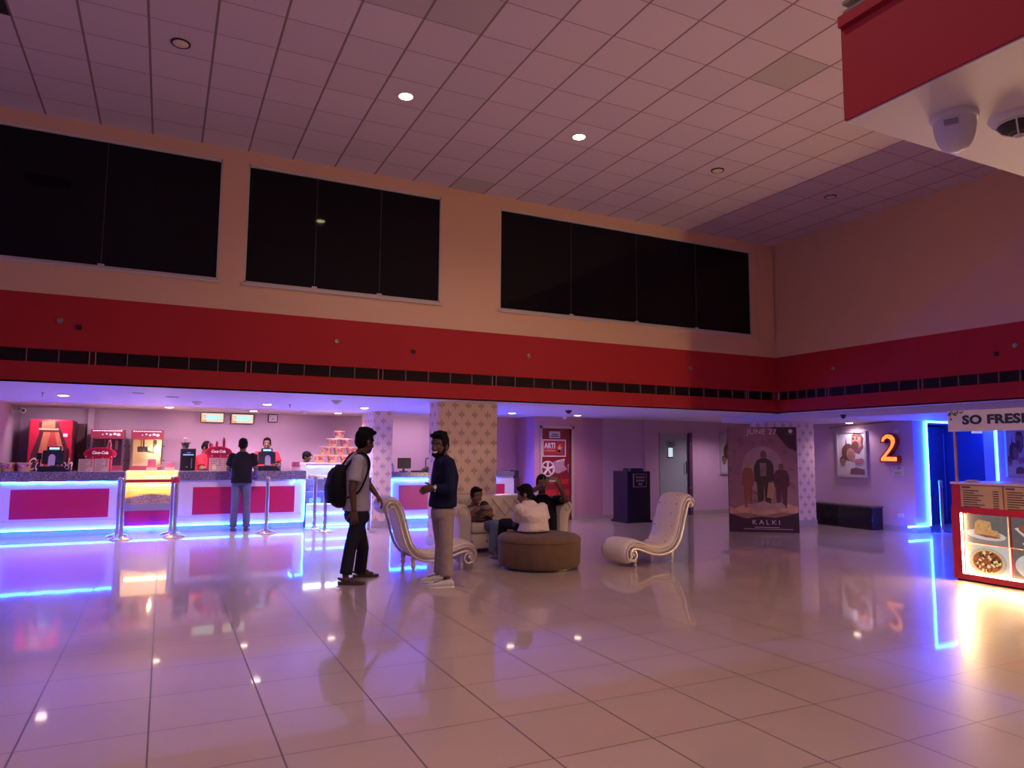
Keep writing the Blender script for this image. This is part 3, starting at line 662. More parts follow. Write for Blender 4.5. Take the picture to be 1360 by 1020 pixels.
def pbox(x, y, z, w_, h_, label, base=True):
    t = thing('popcorn_box', label, 'popcorn box', (x, y, z), 0, 'popcorn boxes on the counters')
    bm = B(); loft(bm, [ring_pts(V((x, y, z+(.06 if base else 0))), V((w_*.5, 0, 0)), V((0, w_*.3, 0)), 24, 12), ring_pts(V((x, y, z+h_)), V((w_*.42, 0, 0)), V((0, w_*.26, 0)), 24, 12)]); obj('carton', bm, mat('printed_carton', (.55, .12, .2), .5, var=.7, vscale=30), t)
    if base: bm = B(); box(bm, x-w_*.58, x+w_*.58, y-w_*.34, y+w_*.34, z, z+.062, .003); obj('stand', bm, mat('pink_stand', (.75, .45, .5), .5), t)
pbox(-.17, 13.7, 1.031, .14, .20, 'patterned popcorn carton on a pale stand atop the glowing warmer, taller one')
pbox(.11, 13.7, 1.031, .13, .14, 'patterned popcorn carton atop the glowing warmer, shorter one on its right')
pbox(2.24, 13.8, 1.031, .15, .155, 'patterned popcorn carton on the right end of the granite counter')
# ------------------------------------------------------------------ red drinks fridge
t = thing('drinks_fridge', 'tall red drinks fridge with a brown bottle picture, behind the left counter', 'fridge', (-1.74, 14.65, 0))
bm = B(); box(bm, -2.06, -1.42, 14.32, 15.0, 0, 1.90, .03); obj('cabinet', bm, mat('fridge_plum', (.10, .015, .04), .4), t)
bm = B(); box(bm, -2.05, -1.425, 14.28, 14.325, .05, 1.895, .02); dr = obj('door', bm, mat('fridge_red', (.62, .02, .05), .3), t)
bm = B(); prism(bm, [(-1.92, 1.85), (-1.62, 1.85), (-1.61, 1.76), (-1.57, 1.66), (-1.46, 1.36), (-1.44, .3), (-2.03, .3), (-2.0, 1.3), (-1.90, 1.66)], (0, 14.279, 0), (1, 0, 0), (0, 0, 1), .003, (0, -1, 0)); obj('bottle_print', bm, mat('dark_bottle_print', (.10, .02, .03), .4), dr)
bm = B()
for pol in ([(-1.87, 1.87), (-1.68, 1.87), (-1.68, 1.75), (-1.87, 1.75)], [(-1.84, 1.68), (-1.74, 1.68), (-1.80, 1.3), (-1.93, 1.15)], [(-1.68, 1.68), (-1.62, 1.68), (-1.53, 1.35), (-1.60, 1.3)]): prism(bm, pol, (0, 14.275, 0), (1, 0, 0), (0, 0, 1), .003, (0, -1, 0))
obj('bottle_highlight', bm, mat('amber_print', (.62, .20, .09), .4, var=.3, vscale=15), dr)
bm = B(); prism(bm, [(-1.77, 1.68), (-1.68, 1.68), (-1.58, 1.2), (-1.66, .9), (-1.86, .9), (-1.86, 1.2)], (0, 14.274, 0), (1, 0, 0), (0, 0, 1), .002, (0, -1, 0)); obj('bottle_glow', bm, mat('red_amber_print', (.50, .06, .05), .4), dr)
bm = B(); box(bm, -1.91, -1.625, 14.270, 14.275, 1.715, 1.745); obj('bottle_band', bm, mat('pale_amber', (.8, .45, .28), .4), dr)
text('lettering', 'Coca-Cola', .30, M_wt, dr, (-1.72, 14.27, 1.13), shear=.35, sx=.50)
bm = B(); box(bm, -1.555, -1.49, 14.27, 14.28, 1.60, 1.66); obj('sticker', bm, M_wt, dr)
bm = B(); box(bm, -1.475, -1.46, 14.25, 14.28, .9, 1.4); obj('handle', bm, M_black, dr)
# ------------------------------------------------------------------ popcorn machines on the back counter
bm = B(); box(bm, -1.22, .12, 14.3, 15.0, 0, 1.0, .006); tag(obj('back_counter', bm, M_cwhite), 'white low counter carrying the two popcorn machines', 'counter')
M_mred = mat('maroon_enamel', (.22, .03, .06), .35)
def popmachine(x0, x1, lit, label):
    y0, y1 = 14.42, 14.86
    t = thing('popcorn_machine', label, 'popcorn machine', ((x0+x1)/2, (y0+y1)/2, 1.0), 0, 'popcorn machines')
    bm = B(); box(bm, x0, x1, y0-.01, y1, 1.58, 1.75, .008); h = obj('canopy', bm, M_mred, t)
    bm = B()
    for k in range(14): box(bm, x0+.03+k*(x1-x0-.06)/14, x0+.03+(k+.72)*(x1-x0-.06)/14, y0-.016, y0-.009, 1.712, 1.732)
    for k in range(5): ball(bm, (x0+.18+k*.062, y0-.011, 1.655+.012*(k % 2)), (.012+.005*k, .004, .010+.004*k), 10)
    obj('printing', bm, M_wt, h, smooth=True)
    bm = B(); box(bm, x0, x1, y0, y1, 1.0, 1.10, .006); obj('base', bm, M_mred, t)
    for xx in (x0, x1-.03):
        for yy in (y0, y1-.03):
            bm = B(); box(bm, xx, xx+.03, yy, yy+.03, 1.10, 1.58); obj('corner_post', bm, M_chrome, t)
    bm = B(); box(bm, x0+.02, x1-.02, y1-.02, y1-.01, 1.1, 1.58); box(bm, x0+.008, x0+.016, y0+.03, y1-.03, 1.1, 1.58); box(bm, x1-.016, x1-.008, y0+.03, y1-.03, 1.1, 1.58)
    obj('panel', bm, mat('warm_inner_panel', (.8, .66, .5), .35) if lit else mat('grey_inner_panel', (.35, .30, .42), .3, .3), t)
    bm = B(); lathe(bm, ((x0+x1)/2-.06, (y0+y1)/2, 1.35), [(.002, 0), (.09, 0), (.1, .02), (.1, .09), (.085, .1), (.002, .1)], 20)
    cyl(bm, ((x0+x1)/2-.06, (y0+y1)/2, 1.44), ((x0+x1)/2-.06, (y0+y1)/2, 1.58), .012, 8); cyl(bm, ((x0+x1)/2-.1, (y0+y1)/2, 1.44), ((x0+x1)/2-.1, (y0+y1)/2, 1.58), .006, 8); cyl(bm, ((x0+x1)/2-.06, (y0+y1)/2, 1.37), ((x0+x1)/2+.12, (y0+y1)/2-.03, 1.34), .012, 8)
    obj('kettle', bm, mat('dark_kettle', (.12, .10, .12), .3, .8), t, smooth=True)
    bm = B(); box(bm, x1-.16, x1-.11, y1-.06, y1-.03, 1.38, 1.56); obj('lamp_shield', bm, M_chrome, t)
    for z in (1.2, 1.46):
        bm = B(); box(bm, x1-.005, x1+.03, y0+.02, y0+.05, z-.008, z+.008); box(bm, x0-.03, x0+.005, y0+.02, y0+.05, z-.008, z+.008); obj('hinge', bm, M_black, t)
    if lit:
        bm = B(); ball(bm, (x1-.10, y0+.25, 1.40), (.035, .035, .05), 12); obj('bulb', bm, mat('machine_bulb', (1, .9, .7), .4, emit=(1, .80, .50), es=55), t, smooth=True)
popmachine(-1.16, -.64, False, 'maroon-topped popcorn machine, unlit, behind the red oval drinks sign')
popmachine(-.535, -.01, True, 'maroon-topped popcorn machine glowing inside, behind the yellow warmer')
# ------------------------------------------------------------------ cash registers
def register(x, y, z, label, flip=False):
    t = thing('cash_register', label, 'cash register', (x, y, z), 0, 'cash registers')
    bm = B(); box(bm, x-.2, x+.22, y-.18, y+.2, z, z+.085, .006); obj('cash_drawer', bm, mat('navy_black', (.012, .012, .03), .4), t)
    bm = B(); box(bm, x-.16, x+.14, y-.10, y-.04, z+.11, z+.33, .012, Matrix.Translation((x, y, z)) @ Matrix.Rotation(-.2, 4, 'X') @ Matrix.Translation((-x, -y, -z))); box(bm, x-.05, x+.04, y-.03, y+.06, z+.085, z+.2); obj('screen_back', bm, M_black, t)
    bm = B(); box(bm, x-.105, x+.09, y+.0, y+.05, z+.335, z+.405, .006); cyl(bm, (x-.02, y+.02, z+.2), (x-.02, y+.02, z+.34), .012); dsp = obj('customer_display', bm, M_black, t)
    bm = B(); box(bm, x-.075, x+.065, y-.004, y+.001, z+.355, z+.388); obj('display_text_strip', bm, mat('blue_vfd', (.3, .6, .9), .4, emit=(.35, .68, 1), es=1.3), dsp)
    bm = B(); box(bm, x-.24, x-.17, y-.05, y+.0, z+.19, z+.30, .008); cyl(bm, (x-.20, y-.02, z+.085), (x-.20, y-.02, z+.2), .012); obj('card_reader', bm, M_black, t)
    bm = B(); pol = [(-.05, 0), (.045, 0), (.045, .14), (.02, .18), (-.025, .18), (-.05, .14)]; prism(bm, pol, (x-.01, y-.20, z+.10), (1, 0, 0), V((0, .2, 1)).normalized(), .004, (0, -1, .2)); cd_ = obj('payment_card', bm, mat('lilac_card', (.62, .56, .66), .4), t)
    bm = B(); tube(bm, smoothpath([(x+.17, y-.185, z+.06), (x+.2, y-.185, z+.11), (x+.23, y-.185, z+.06), (x+.19, y-.185, z+.04)], 4), .008, 6); obj('cable', bm, mat('pale_cable', (.5, .45, .6), .4), t, smooth=True)
register(-1.60, 13.75, 1.031, 'black cash register with glowing display in front of the red drinks fridge')
register(1.72, 13.75, 1.031, 'black cash register with glowing display in front of a cashier in red')
# ------------------------------------------------------------------ oval cola signs on dispensers
M_cola = mat('cola_red', (.60, .02, .07), .3); M_colad = mat('dark_cola_red', (.36, .01, .04), .3)
def cola(x, y, z, zc, rx, rz, tops, label):
    t = thing('drinks_dispenser', label, 'drinks dispenser', (x, y, z), 0, 'oval signed drinks dispensers')
    bm = B(); box(bm, x-.17, x+.17, y+.02, y+.3, z, zc-.02, .01); obj('body', bm, M_cola, t)
    bm = B(); prism(bm, ell(x, zc, rx, rz, 36), (0, y, 0), (1, 0, 0), (0, 0, 1), .07, (0, 1, 0)); s = obj('oval_sign', bm, M_cola, t)
    bm = B(); prism(bm, ell(x-.01, zc+.012, rx*.80, rz*.72, 36), (0, y, 0), (1, 0, 0), (0, 0, 1), .006, (0, -1, 0)); obj('sign_face', bm, M_colad, s)
    text('lettering', 'Coca-Cola', rz*.62, mat('white_script', (.85, .8, .82), .4, emit=(1, .9, .95), es=.25), s, (x, y-.008, zc+.022), shear=.3, sx=.78, weight=.002)
    bm = B()
    for a in (-.6, -.25, .1, .45, .8): ball(bm, (x+rx*.9*math.sin(a*2.0), y-.004, zc-rz*.55+abs(a)*.03), (.012, .004, .009), 8)
    obj('sign_droplet', bm, M_wt, s, smooth=True)
    for dx, h in tops:
        bm = B(); prism(bm, [(-.03, 0), (.03, 0), (.03, h*.62), (.018, h*.8), (.018, h), (-.018, h), (-.018, h*.8), (-.03, h*.62)], (x+dx, y+.02, zc+rz*(1-(dx/rx)**2)**.5-.02), (1, 0, 0), (0, 0, 1), .03, (0, 1, 0)); bt = obj('bottle_topper', bm, mat('pink_outline', (.78, .42, .5), .4), t)
        bm = B(); prism(bm, [(-.018, .01), (.018, .01), (.018, h*.6), (.009, h*.78), (.009, h*.92), (-.009, h*.92), (-.009, h*.78), (-.018, h*.6)], (x+dx, y+.02, zc+rz*(1-(dx/rx)**2)**.5-.02), (1, 0, 0), (0, 0, 1), .004, (0, -1, 0)); obj('bottle_print', bm, M_colad, bt)
cola(-.965, 13.9, 1.031, 1.315, .245, .115, [(.13, .16)], 'red oval drinks sign on a dispenser, in front of the unlit popcorn machine')
cola(.89, 13.9, 1.031, 1.35, .235, .115, [(-.14, .12), (-.03, .12), (.09, .20)], 'red oval drinks sign with three bottle toppers, left of the standing customer')
def card(x0, x1, z0, z1, y, label, photo=False):
    t = thing('menu_card', label, 'menu card', ((x0+x1)/2, y, z0), 0, 'menu cards on the counter')
    th = .18; w_ = V((0, math.sin(th), math.cos(th)))
    bm = B(); prism(bm, [(x0, 0), (x1, 0), (x1, z1-z0), (x0, z1-z0)], (0, y, z0), (1, 0, 0), w_, .006, (0, 1, -.18)); obj('board', bm, mat('kraft_card', (.62, .42, .30), .5), t)
    bm = B()
    n = 6
    for k in range(n):
        h = (z1-z0)*(k+.6)/(n+.4); prism(bm, [(x0+.02, h), (x0+(x1-x0)*(.5+.12*(k % 3)), h), (x0+(x1-x0)*(.5+.12*(k % 3)), h+.008), (x0+.02, h+.008)], (0, y-.001, z0), (1, 0, 0), w_, .002, (0, -1, .18))
        if k > 1: prism(bm, [(x1-.05, h-.004), (x1-.02, h-.004), (x1-.02, h+.012), (x1-.05, h+.012)], (0, y-.001, z0), (1, 0, 0), w_, .002, (0, -1, .18))
    obj('print_line', bm, mat('brown_print', (.22, .10, .09), .5), t)
    if photo: bm = B(); prism(bm, ell((x0+x1)/2-.02, .06, .035, .05, 14), (0, y-.002, z0), (1, 0, 0), w_, .003, (0, -1, .18)); obj('food_print', bm, mat('cream_print', (.8, .62, .35), .5), t)
    bm = B(); prism(bm, [(x0+.04, 0), (x1-.04, 0), (x1-.06, .16), (x0+.06, .16)], (0, y+.10, z0), (1, 0, 0), V((0, -.35, 1)).normalized(), .004, (0, 1, .3)); obj('easel', bm, mat('kraft_card'), t)
card(-1.25, -1.03, 1.031, 1.235, 13.66, 'brown menu card under the left oval drinks sign, left of two')
card(-1.02, -.81, 1.031, 1.24, 13.66, 'brown menu card under the left oval drinks sign, right of two')
card(.735, .945, 1.031, 1.26, 13.66, 'brown menu card with a food picture, under the right oval drinks sign', True)
card(.95, 1.13, 1.031, 1.26, 13.66, 'brown menu card right of the one with a food picture')
# ------------------------------------------------------------------ coffee machine
t = thing('coffee_machine', 'black coffee machine with a bean hopper, right of the glowing warmer', 'coffee machine', (.39, 13.9, 1.031))
bm = B(); box(bm, .27, .515, 13.72, 14.1, 1.031, 1.42, .012); obj('body', bm, M_black, t)
bm = B(); lathe(bm, (.345, 13.9, 1.42), [(.002, 0), (.045, 0), (.06, .05), (.065, .09), (.085, .095), (.085, .11), (.002, .11)], 20); obj('bean_hopper', bm, mat('smoky_hopper', (.10, .08, .09), .15), t, smooth=True)
bm = B(); tube(bm, smoothpath([(.315, 13.9, 1.53), (.32, 13.9, 1.60), (.37, 13.9, 1.60), (.375, 13.9, 1.53)], 4), .01, 8); obj('hopper_handle', bm, mat('pinkish_steel', (.7, .5, .55), .3, .8), t, smooth=True)
bm = B(); box(bm, .31, .48, 13.714, 13.722, 1.30, 1.322); box(bm, .37, .43, 13.714, 13.722, 1.345, 1.352); obj('display_strip', bm, mat('dim_blue_strip', (.2, .3, .6), .4, emit=(.3, .5, 1), es=.5), t)
bm = B(); box(bm, .44, .46, 13.712, 13.722, 1.07, 1.25); ball(bm, (.38, 13.715, 1.10), (.018, .006, .012), 10); obj('tap', bm, M_steel, t)
# ------------------------------------------------------------------ menu screens and clock
M_scr = mat('lit_menu_screen', (.08, .07, .06), .3, emit=(1.0, .70, .52), es=.9)
for i, (x0, x1, z0, z1, l) in enumerate(((.615, 1.045, 1.935, 2.135, 'left'), (1.17, 1.60, 1.925, 2.125, 'right'))):
    t = thing('menu_screen', 'bright menu screen high on the wall behind the counter, %s of the two' % l, 'screen', ((x0+x1)/2, 15.12, z0), 0, 'menu screens')
    M_ = Matrix.Translation(((x0+x1)/2, 15.1, z1)) @ Matrix.Rotation(.18, 4, 'X') @ Matrix.Translation((-(x0+x1)/2, -15.1, -z1))
    bm = B(); box(bm, x0, x1, 15.06, 15.1, z0, z1, .006, M_); c = obj('bezel', bm, M_black, t)
    bm = B(); box(bm, x0+.014, x1-.014, 15.055, 15.061, z0+.014, z1-.012, 0, M_); s = obj('display', bm, M_scr, t)
    bm = B(); box(bm, x0+.09, x1-.06, 15.053, 15.057, z0+.06, z1-.045, 0, M_); obj('display_panel', bm, mat('pale_cyan_panel', (.06, .08, .08), .3, emit=(.52, .95, .88), es=.9), s)
    bm = B(); box(bm, x0+.016, x0+.11, 15.052, 15.058, z0+.016, z0+.06, 0, M_); box(bm, x0+.016, x0+.035, 15.052, 15.058, z0+.06, z1-.03, 0, M_); obj('display_picture', bm, mat('orange_picture', (.08, .04, .03), .3, emit=(1, .42, .2), es=.9), s)
    bm = B()
    for a, b in ((.05, .13), (.075, .10), (.09, .125), (.07, .14)): box(bm, x0+a, x0+a+.013, 15.050, 15.057, z0+b, z0+b+.01, 0, M_)
    obj('display_mark', bm, M_black, s)
    bm = B(); box(bm, (x0+x1)/2-.02, (x0+x1)/2+.02, 15.09, 15.2, z1-.09, z1-.05); obj('bracket', bm, M_black, t)
t = thing('wall_clock', 'square black-rimmed wall clock beside the menu screens', 'clock', (1.97, 15.19, 1.975))
bm = B(); box(bm, 1.88, 2.07, 15.15, 15.2, 1.965, 2.135, .012); obj('case', bm, M_black, t)
bm = B(); box(bm, 1.897, 2.053, 15.146, 15.152, 1.982, 2.118); f = obj('dial', bm, mat('clock_dial', (.62, .58, .58), .4), t)
for (dx, dz, wd) in ((-.03, -.045, .006), (.035, -.035, .005)):
    bm = B(); cone(bm, (1.975, 15.143, 2.05), (1.975+dx, 15.143, 2.05+dz), wd, wd*.6, 6); obj('clock_hand', bm, M_black, f)
bm = B()
for k in range(12): a = k*PI/6; box(bm, 1.975+.06*math.sin(a)-.003, 1.975+.06*math.sin(a)+.003, 15.144, 15.147, 2.05+.055*math.cos(a)-.006, 2.05+.055*math.cos(a)+.006)
obj('dial_marks', bm, M_black, f)
# security camera on the left wall
t = thing('security_camera', 'small white bullet camera on the wall above the drinks fridge', 'camera', (-2.28, 14.2, 2.0))
bm = B(); box(bm, -2.325, -2.3, 14.3, 14.38, 1.98, 2.06); tube(bm, [(-2.3, 14.34, 2.02), (-2.2, 14.3, 2.05)], .012, 8); obj('bracket', bm, M_det, t)
bm = B(); cone(bm, (-2.2, 14.36, 2.06), (-2.14, 14.22, 2.03), .04, .04, 16); b = obj('camera_body', bm, M_det, t, smooth=True)
bm = B(); cone(bm, (-2.14, 14.22, 2.03), (-2.136, 14.212, 2.028), .028, .026, 16); obj('lens', bm, M_black, b)
# ------------------------------------------------------------------ ticket counter goods
t = thing('computer_monitor', 'black flat monitor standing on the ticket counter', 'monitor', (4.3, 13.63, 1.0))
bm = B(); box(bm, 4.16, 4.43, 13.60, 13.63, 1.06, 1.27, .006); obj('screen', bm, M_black, t)
bm = B(); box(bm, 4.22, 4.36, 13.58, 13.70, 1.001, 1.012, .003); box(bm, 4.275, 4.31, 13.63, 13.66, 1.01, 1.12); obj('foot', bm, M_black, t)
bm = B(); box(bm, 4.42, 4.66, 13.45, 13.57, 1.001, 1.022, .004); tag(obj('keyboard', bm, M_black), 'low black keyboard right of the monitor on the ticket counter', 'keyboard')
t = thing('payment_stand', 'small pale payment card stand at the left end of the ticket counter', 'card stand', (4.03, 13.55, 1.0))
bm = B(); prism(bm, [(-.045, 0), (.045, 0), (.045, .13), (.025, .175), (-.025, .175), (-.045, .13)], (4.03, 13.55, 1.001), (1, 0, 0), V((0, .2, 1)).normalized(), .006, (0, 1, -.2)); obj('card', bm, mat('lilac_card'), t)
bm = B(); prism(bm, ell(0, .135, .016, .016, 14), (4.03, 13.548, 1.001), (1, 0, 0), V((0, .2, 1)).normalized(), .003, (0, -1, .2)); obj('round_mark', bm, M_black, t)
bm = B(); prism(bm, [(-.03, 0), (.03, 0), (.0, .12)], (4.03, 13.65, 1.001), (1, 0, 0), V((0, -.5, 1)).normalized(), .004); obj('prop', bm, M_black, t)
t = thing('ticket_printer', 'black ticket printer with an upright wire frame on the ticket counter', 'printer', (4.8, 13.6, 1.0))
bm = B(); prism(bm, [(0, 0), (.22, 0), (.22, .10), (.10, .09), (.03, .05)], (4.66, 13.5, 1.001), (1, 0, 0), (0, 0, 1), .18, (0, 1, 0)); obj('body', bm, M_black, t)
bm = B(); tube(bm, smoothpath([(4.74, 13.6, 1.08), (4.74, 13.6, 1.22), (4.76, 13.6, 1.26), (4.9, 13.6, 1.26), (4.92, 13.6, 1.22), (4.92, 13.6, 1.06)], 4), .011, 8); obj('wire_frame', bm, M_black, t, smooth=True)
bm = B(); box(bm, 4.78, 4.88, 13.49, 13.5, 1.055, 1.075); obj('paper', bm, M_wt, t)
bm = B(); box(bm, 6.11, 6.23, 13.735, 13.752, 1.14, 1.24, .004); o = obj('wall_switch', bm, M_wt); tag(o, 'white switch plate on the wall above the ticket counter', 'switch')
# ------------------------------------------------------------------ rope posts
def post(loc, label):
    t = thing('queue_post', label, 'queue post', loc, 0, 'steel queue posts')
    x, y, z = loc
    bm = B(); lathe(bm, (x, y, 0), [(.002, 0), (.165, 0), (.168, .012), (.14, .026), (.07, .042), (.036, .055), (.002, .056)], 32); obj('base', bm, M_chrome, t, smooth=True)
    bm = B(); cyl(bm, (x, y, .05), (x, y, .90), .031, 20); obj('pole', bm, M_chrome, t, smooth=True)
    bm = B(); lathe(bm, (x, y, .86), [(.034, 0), (.036, .005), (.036, .075), (.03, .085), (.002, .088)], 20); obj('head', bm, M_steel, t, smooth=True); return t
PP = [((160, 716.5), 'front steel queue post at the right end of the left counter'), ((155, 712.5), 'steel queue post half hidden behind the one at the left counter'),
      ((231, 713.5), 'red-headed steel queue post in front of the glowing warmer'), ((226, 709.5), 'steel queue post close behind the red-headed one, at the warmer'),
      ((353, 708), 'steel queue post standing alone, right of the standing customer'), ((417, 702.5), 'steel queue post in front of the display case, further of two'),
      ((431, 706), 'steel queue post in front of the display case, nearer of two'), ((489, 707), 'steel queue post half hidden behind the man with the backpack'), ((1252, 708), 'steel queue post before the dark auditorium doors')]
pp = None; posts = []
for (q, l) in PP:
    p = onz(*q); p.z = 0
    if pp is None: pp = post(p, l); posts.append(pp)
    else: posts.append(dup(pp, p, None, l))
a, b = posts[0].location, posts[2].location
bm = B(); prism(bm, [(0, 0), (1, 0), (1, .05), (0, .05)], a+V((.035, 0, .875)), (b-a-V((.07, 0, 0))), (0, 0, 1), .004, (0, 1, 0)); obj('belt', bm, mat('red_belt', (.45, .02, .04), .5), posts[2])
bm = B(); lathe(bm, (b.x, b.y, .865), [(.038, 0), (.04, .005), (.04, .09), (.03, .1), (.002, .1)], 18); obj('red_cap', bm, mat('red_belt'), posts[2], smooth=True)
# ================================================================== lounge furniture
def m_uph(name, col, sc=14):
    n = NB(name, .38); n.b.inputs['Coat Weight'].default_value = .15; n.b.inputs['Coat Roughness'].default_value = .25
    a = n.noise(3.0, 3); n.color(n.mix(a, tuple(c*.92 for c in col), col)); n.bump(n.noise(sc, 2), .12, .03); return n.m
M_uph = m_uph('cream_leatherette', (.70, .60, .55))
M_silv = mat('silvered_wood', (.66, .60, .58), .32, .35)
M_btn = mat('crystal_button', (.42, .36, .38), .15, .5)
def frame2(P, sub=8):
    pts = smoothpath(P, sub); o = []
    for i, p in enumerate(pts):
        d = (pts[min(i+1, len(pts)-1)]-pts[max(i-1, 0)]).normalized(); o.append((p, d, V((-d.z, 0, d.x))))
    return o
def chaise(label, loc, rotz):
    """S-shaped slipper chair; local x = forward, z = up, width along y"""
    t = thing('chaise_chair', label, 'chair', loc, rotz, 'cream chaise chairs'); W = .25
    cl = [(-.225, 0, .70), (-.245, 0, .765), (-.20, 0, .81), (-.135, 0, .795), (-.085, 0, .715), (-.045, 0, .60), (.0, 0, .44), (.055, 0, .305), (.145, 0, .215), (.28, 0, .175), (.43, 0, .185), (.57, 0, .225), (.68, 0, .26), (.775, 0, .265), (.84, 0, .215), (.855, 0, .145), (.825, 0, .085), (.775, 0, .075)]
    fr = frame2(cl, 6)
    bm = B(); rings = []
    for i, (p, d, nn) in enumerate(fr):
        s = i/(len(fr)-1); th = .058*min(1, .45+6*min(s, 1-s))
        pts = []
        for k in range(28):
            a = 2*PI*k/28; ca, sa = math.cos(a), math.sin(a)
            yy = math.copysign(abs(ca)**.45, ca)*(W-.012); h = math.copysign(abs(sa)**.6, sa)*th*(1.0 if sa > 0 else .7)
            if sa > 0: h += .014*(1-(yy/W)**2)
            pts.append(p+nn*h+V((0, yy, 0)))
        rings.append(pts)
    loft(bm, rings); obj('upholstery', bm, M_uph, t, True, True)
    bm = B()
    for r, k in enumerate(range(18, 60, 6)):
        p, d, nn = fr[k]
        for j in range(3+(r % 2)): ball(bm, p+nn*.062+V((0, (j-(2+(r % 2))/2)*.11, 0)), (.011, .011, .011), 8)
    obj('button', bm, M_btn, t, True, True)['kind'] = 'stuff'
    # carved edge mouldings with a scroll at the foot end
    sp = [V((.775+.0*k, 0, .075)) for k in range(1)]
    c = V((.775, 0, .150)); spiral = [c+V((math.sin(a)*r_, 0, -math.cos(a)*r_)) for a, r_ in [(-k*.42, .075*(1-k/17)) for k in range(0, 15)]]
    low = [p-nn*.048 for p, d, nn in fr[6:]]
    for sd in (-1, 1):
        bm = B(); path = [q+V((0, sd*W, 0)) for q in low[:-6]]
        path2 = path+[q+V((0, sd*W, 0)) for q in [V((.82, 0, .10))]+spiral]
        tube(bm, path2, [.016]*len(path)+[.016]*(1)+[.016-.0005*k for k in range(len(spiral))], 10)
        tube(bm, [q+V((0, sd*.0, 0)) for q in [p+nn*.006+V((0, sd*(W-.006), 0)) for p, d, nn in fr[4:-4]]], .012, 8)
        ball(bm, c+V((0, sd*W, 0)), (.024, .03, .024), 12); obj('carved_moulding', bm, M_silv, t, True, True)
        bm = B()
        for k in range(6, len(fr)-8): p, d, nn = fr[k]; ball(bm, p+nn*.026+V((0, sd*(W+.004), 0)), .0065, 6)
        obj('nail_trim', bm, M_steel, t, True, True)['kind'] = 'stuff'
    for (x, z) in ((.10, .20), (.70, .20)):
        for sd in (-1, 1):
            h = z; lx = x+(.045 if x > .5 else -.045)*0
            bm = B(); lathe(bm, (lx, sd*.20, 0), [(.010, 0), (.020, .004), (.022, .02), (.014, .032), (.016, .045), (.026, .065), (.030, .085), (.026, .10), (.018, .108), (.03, .12), (.03, h), (.002, h)] if x < .5 else [(.010, 0), (.02, .004), (.022, .02), (.014, .03), (.024, .05), (.028, .065), (.02, h-.12), (.02, h), (.002, h)], 16)
            obj('leg', bm, M_silv, t, True, True)
    return t
chaise('cream buttoned chaise chair touched by the man with the backpack, facing right', (2.56, 8.2, 0), 0.0)
chaise('cream buttoned chaise chair standing alone right of the brown ottoman, facing left', (6.02, 7.62, 0), PI+.06)
# ------------------------------------------------------------------ ottoman
t = thing('ottoman', 'large round brown velvet ottoman with a man in white sitting on it', 'ottoman', (4.22, 7.83, 0))
def m_velvet():
    n = NB('brown_velvet', .85); a = n.noise(9, 5); c = n.mix(a, (.085, .045, .032), (.17, .10, .07)); n.color(c); n.b.inputs['Sheen Weight'].default_value = .12; n.b.inputs['Specular IOR Level'].default_value = .2; n.bump(n.noise(40, 3), .15, .01); return n.m
M_vel = m_velvet()
bm = B(); lathe(bm, (4.22, 7.83, 0), [(.002, .03), (.485, .03), (.505, .06), (.512, .2), (.512, .30), (.508, .325)], 64); obj('drum', bm, M_vel, t, True)
bm = B(); lathe(bm, (4.22, 7.83, 0), [(.002, .32), (.505, .32), (.517, .33), (.517, .345), (.505, .37), (.47, .395), (.40, .405), (.002, .408)], 64); obj('cushion_top', bm, M_vel, t, True)
bm = B(); lathe(bm, (4.22, 7.83, 0), [(.002, 0), (.47, 0), (.47, .03), (.002, .03)], 48); obj('base', bm, M_black, t)
# ------------------------------------------------------------------ sofa
SO, SR = V((3.66, 9.12, 0)), .03
t = thing('sofa', 'cream buttoned two-seat sofa with rolled arms, in front of the wide patterned column', 'sofa', SO, SR)
L = 1.78; D = .72                                     # local: x along the front, y to the rear
M_uph2 = m_uph('cream_leatherette_sofa', (.66, .55, .46), 10)
bm = B(); box(bm, .10, L-.10, .02, D-.05, .06, .27, .03); ob = obj('base', bm, M_uph2, t, True, True)
bm = B()
for k in range(7): ball(bm, (.22+k*.222, .015, .165), (.013, .008, .013), 8)
obj('button', bm, M_btn, ob, True, True)
for k in range(2):
    bm = B(); x0 = .20+k*(L-.40)/2; box(bm, x0+.004, x0+(L-.40)/2-.004, -.01, D-.2, .275, .42, .045, None, 3); obj('seat_cushion', bm, M_uph2, t, True, True)
bm = B()
rings = []
for z, y0, th in ((.27, D-.22, .14), (.40, D-.215, .15), (.55, D-.18, .15), (.66, D-.15, .15), (.74, D-.12, .14), (.765, D-.07, .09)):
    rings.append(ring_pts(V((L/2, y0+th/2, z)), V((L/2-.06, 0, 0)), V((0, th/2, 0)), 40, 6))
loft(bm, rings); bk = obj('backrest', bm, M_uph2, t, True, True)
bm = B()
for r in range(3):
    for k in range(8+(r % 2)): ball(bm, (.26+(k-(.5 if r % 2 else 0))*.18, D-.215+.028*r, .47+r*.11), (.013, .01, .013), 8)
obj('button', bm, M_btn, bk, True, True)
bm = B()
for r in range(2):
    for k in range(8):
        for sg in (-1, 1):
            x = .26+k*.18-(.09 if r else 0); cone(bm, (x, D-.222+.028*r, .47+r*.11), (x+sg*.09, D-.195+.028*r, .58+r*.11), .007, .007, 6)
obj('tufting', bm, mat('tuft_fold', (.60, .50, .42), .5), bk, True, True)
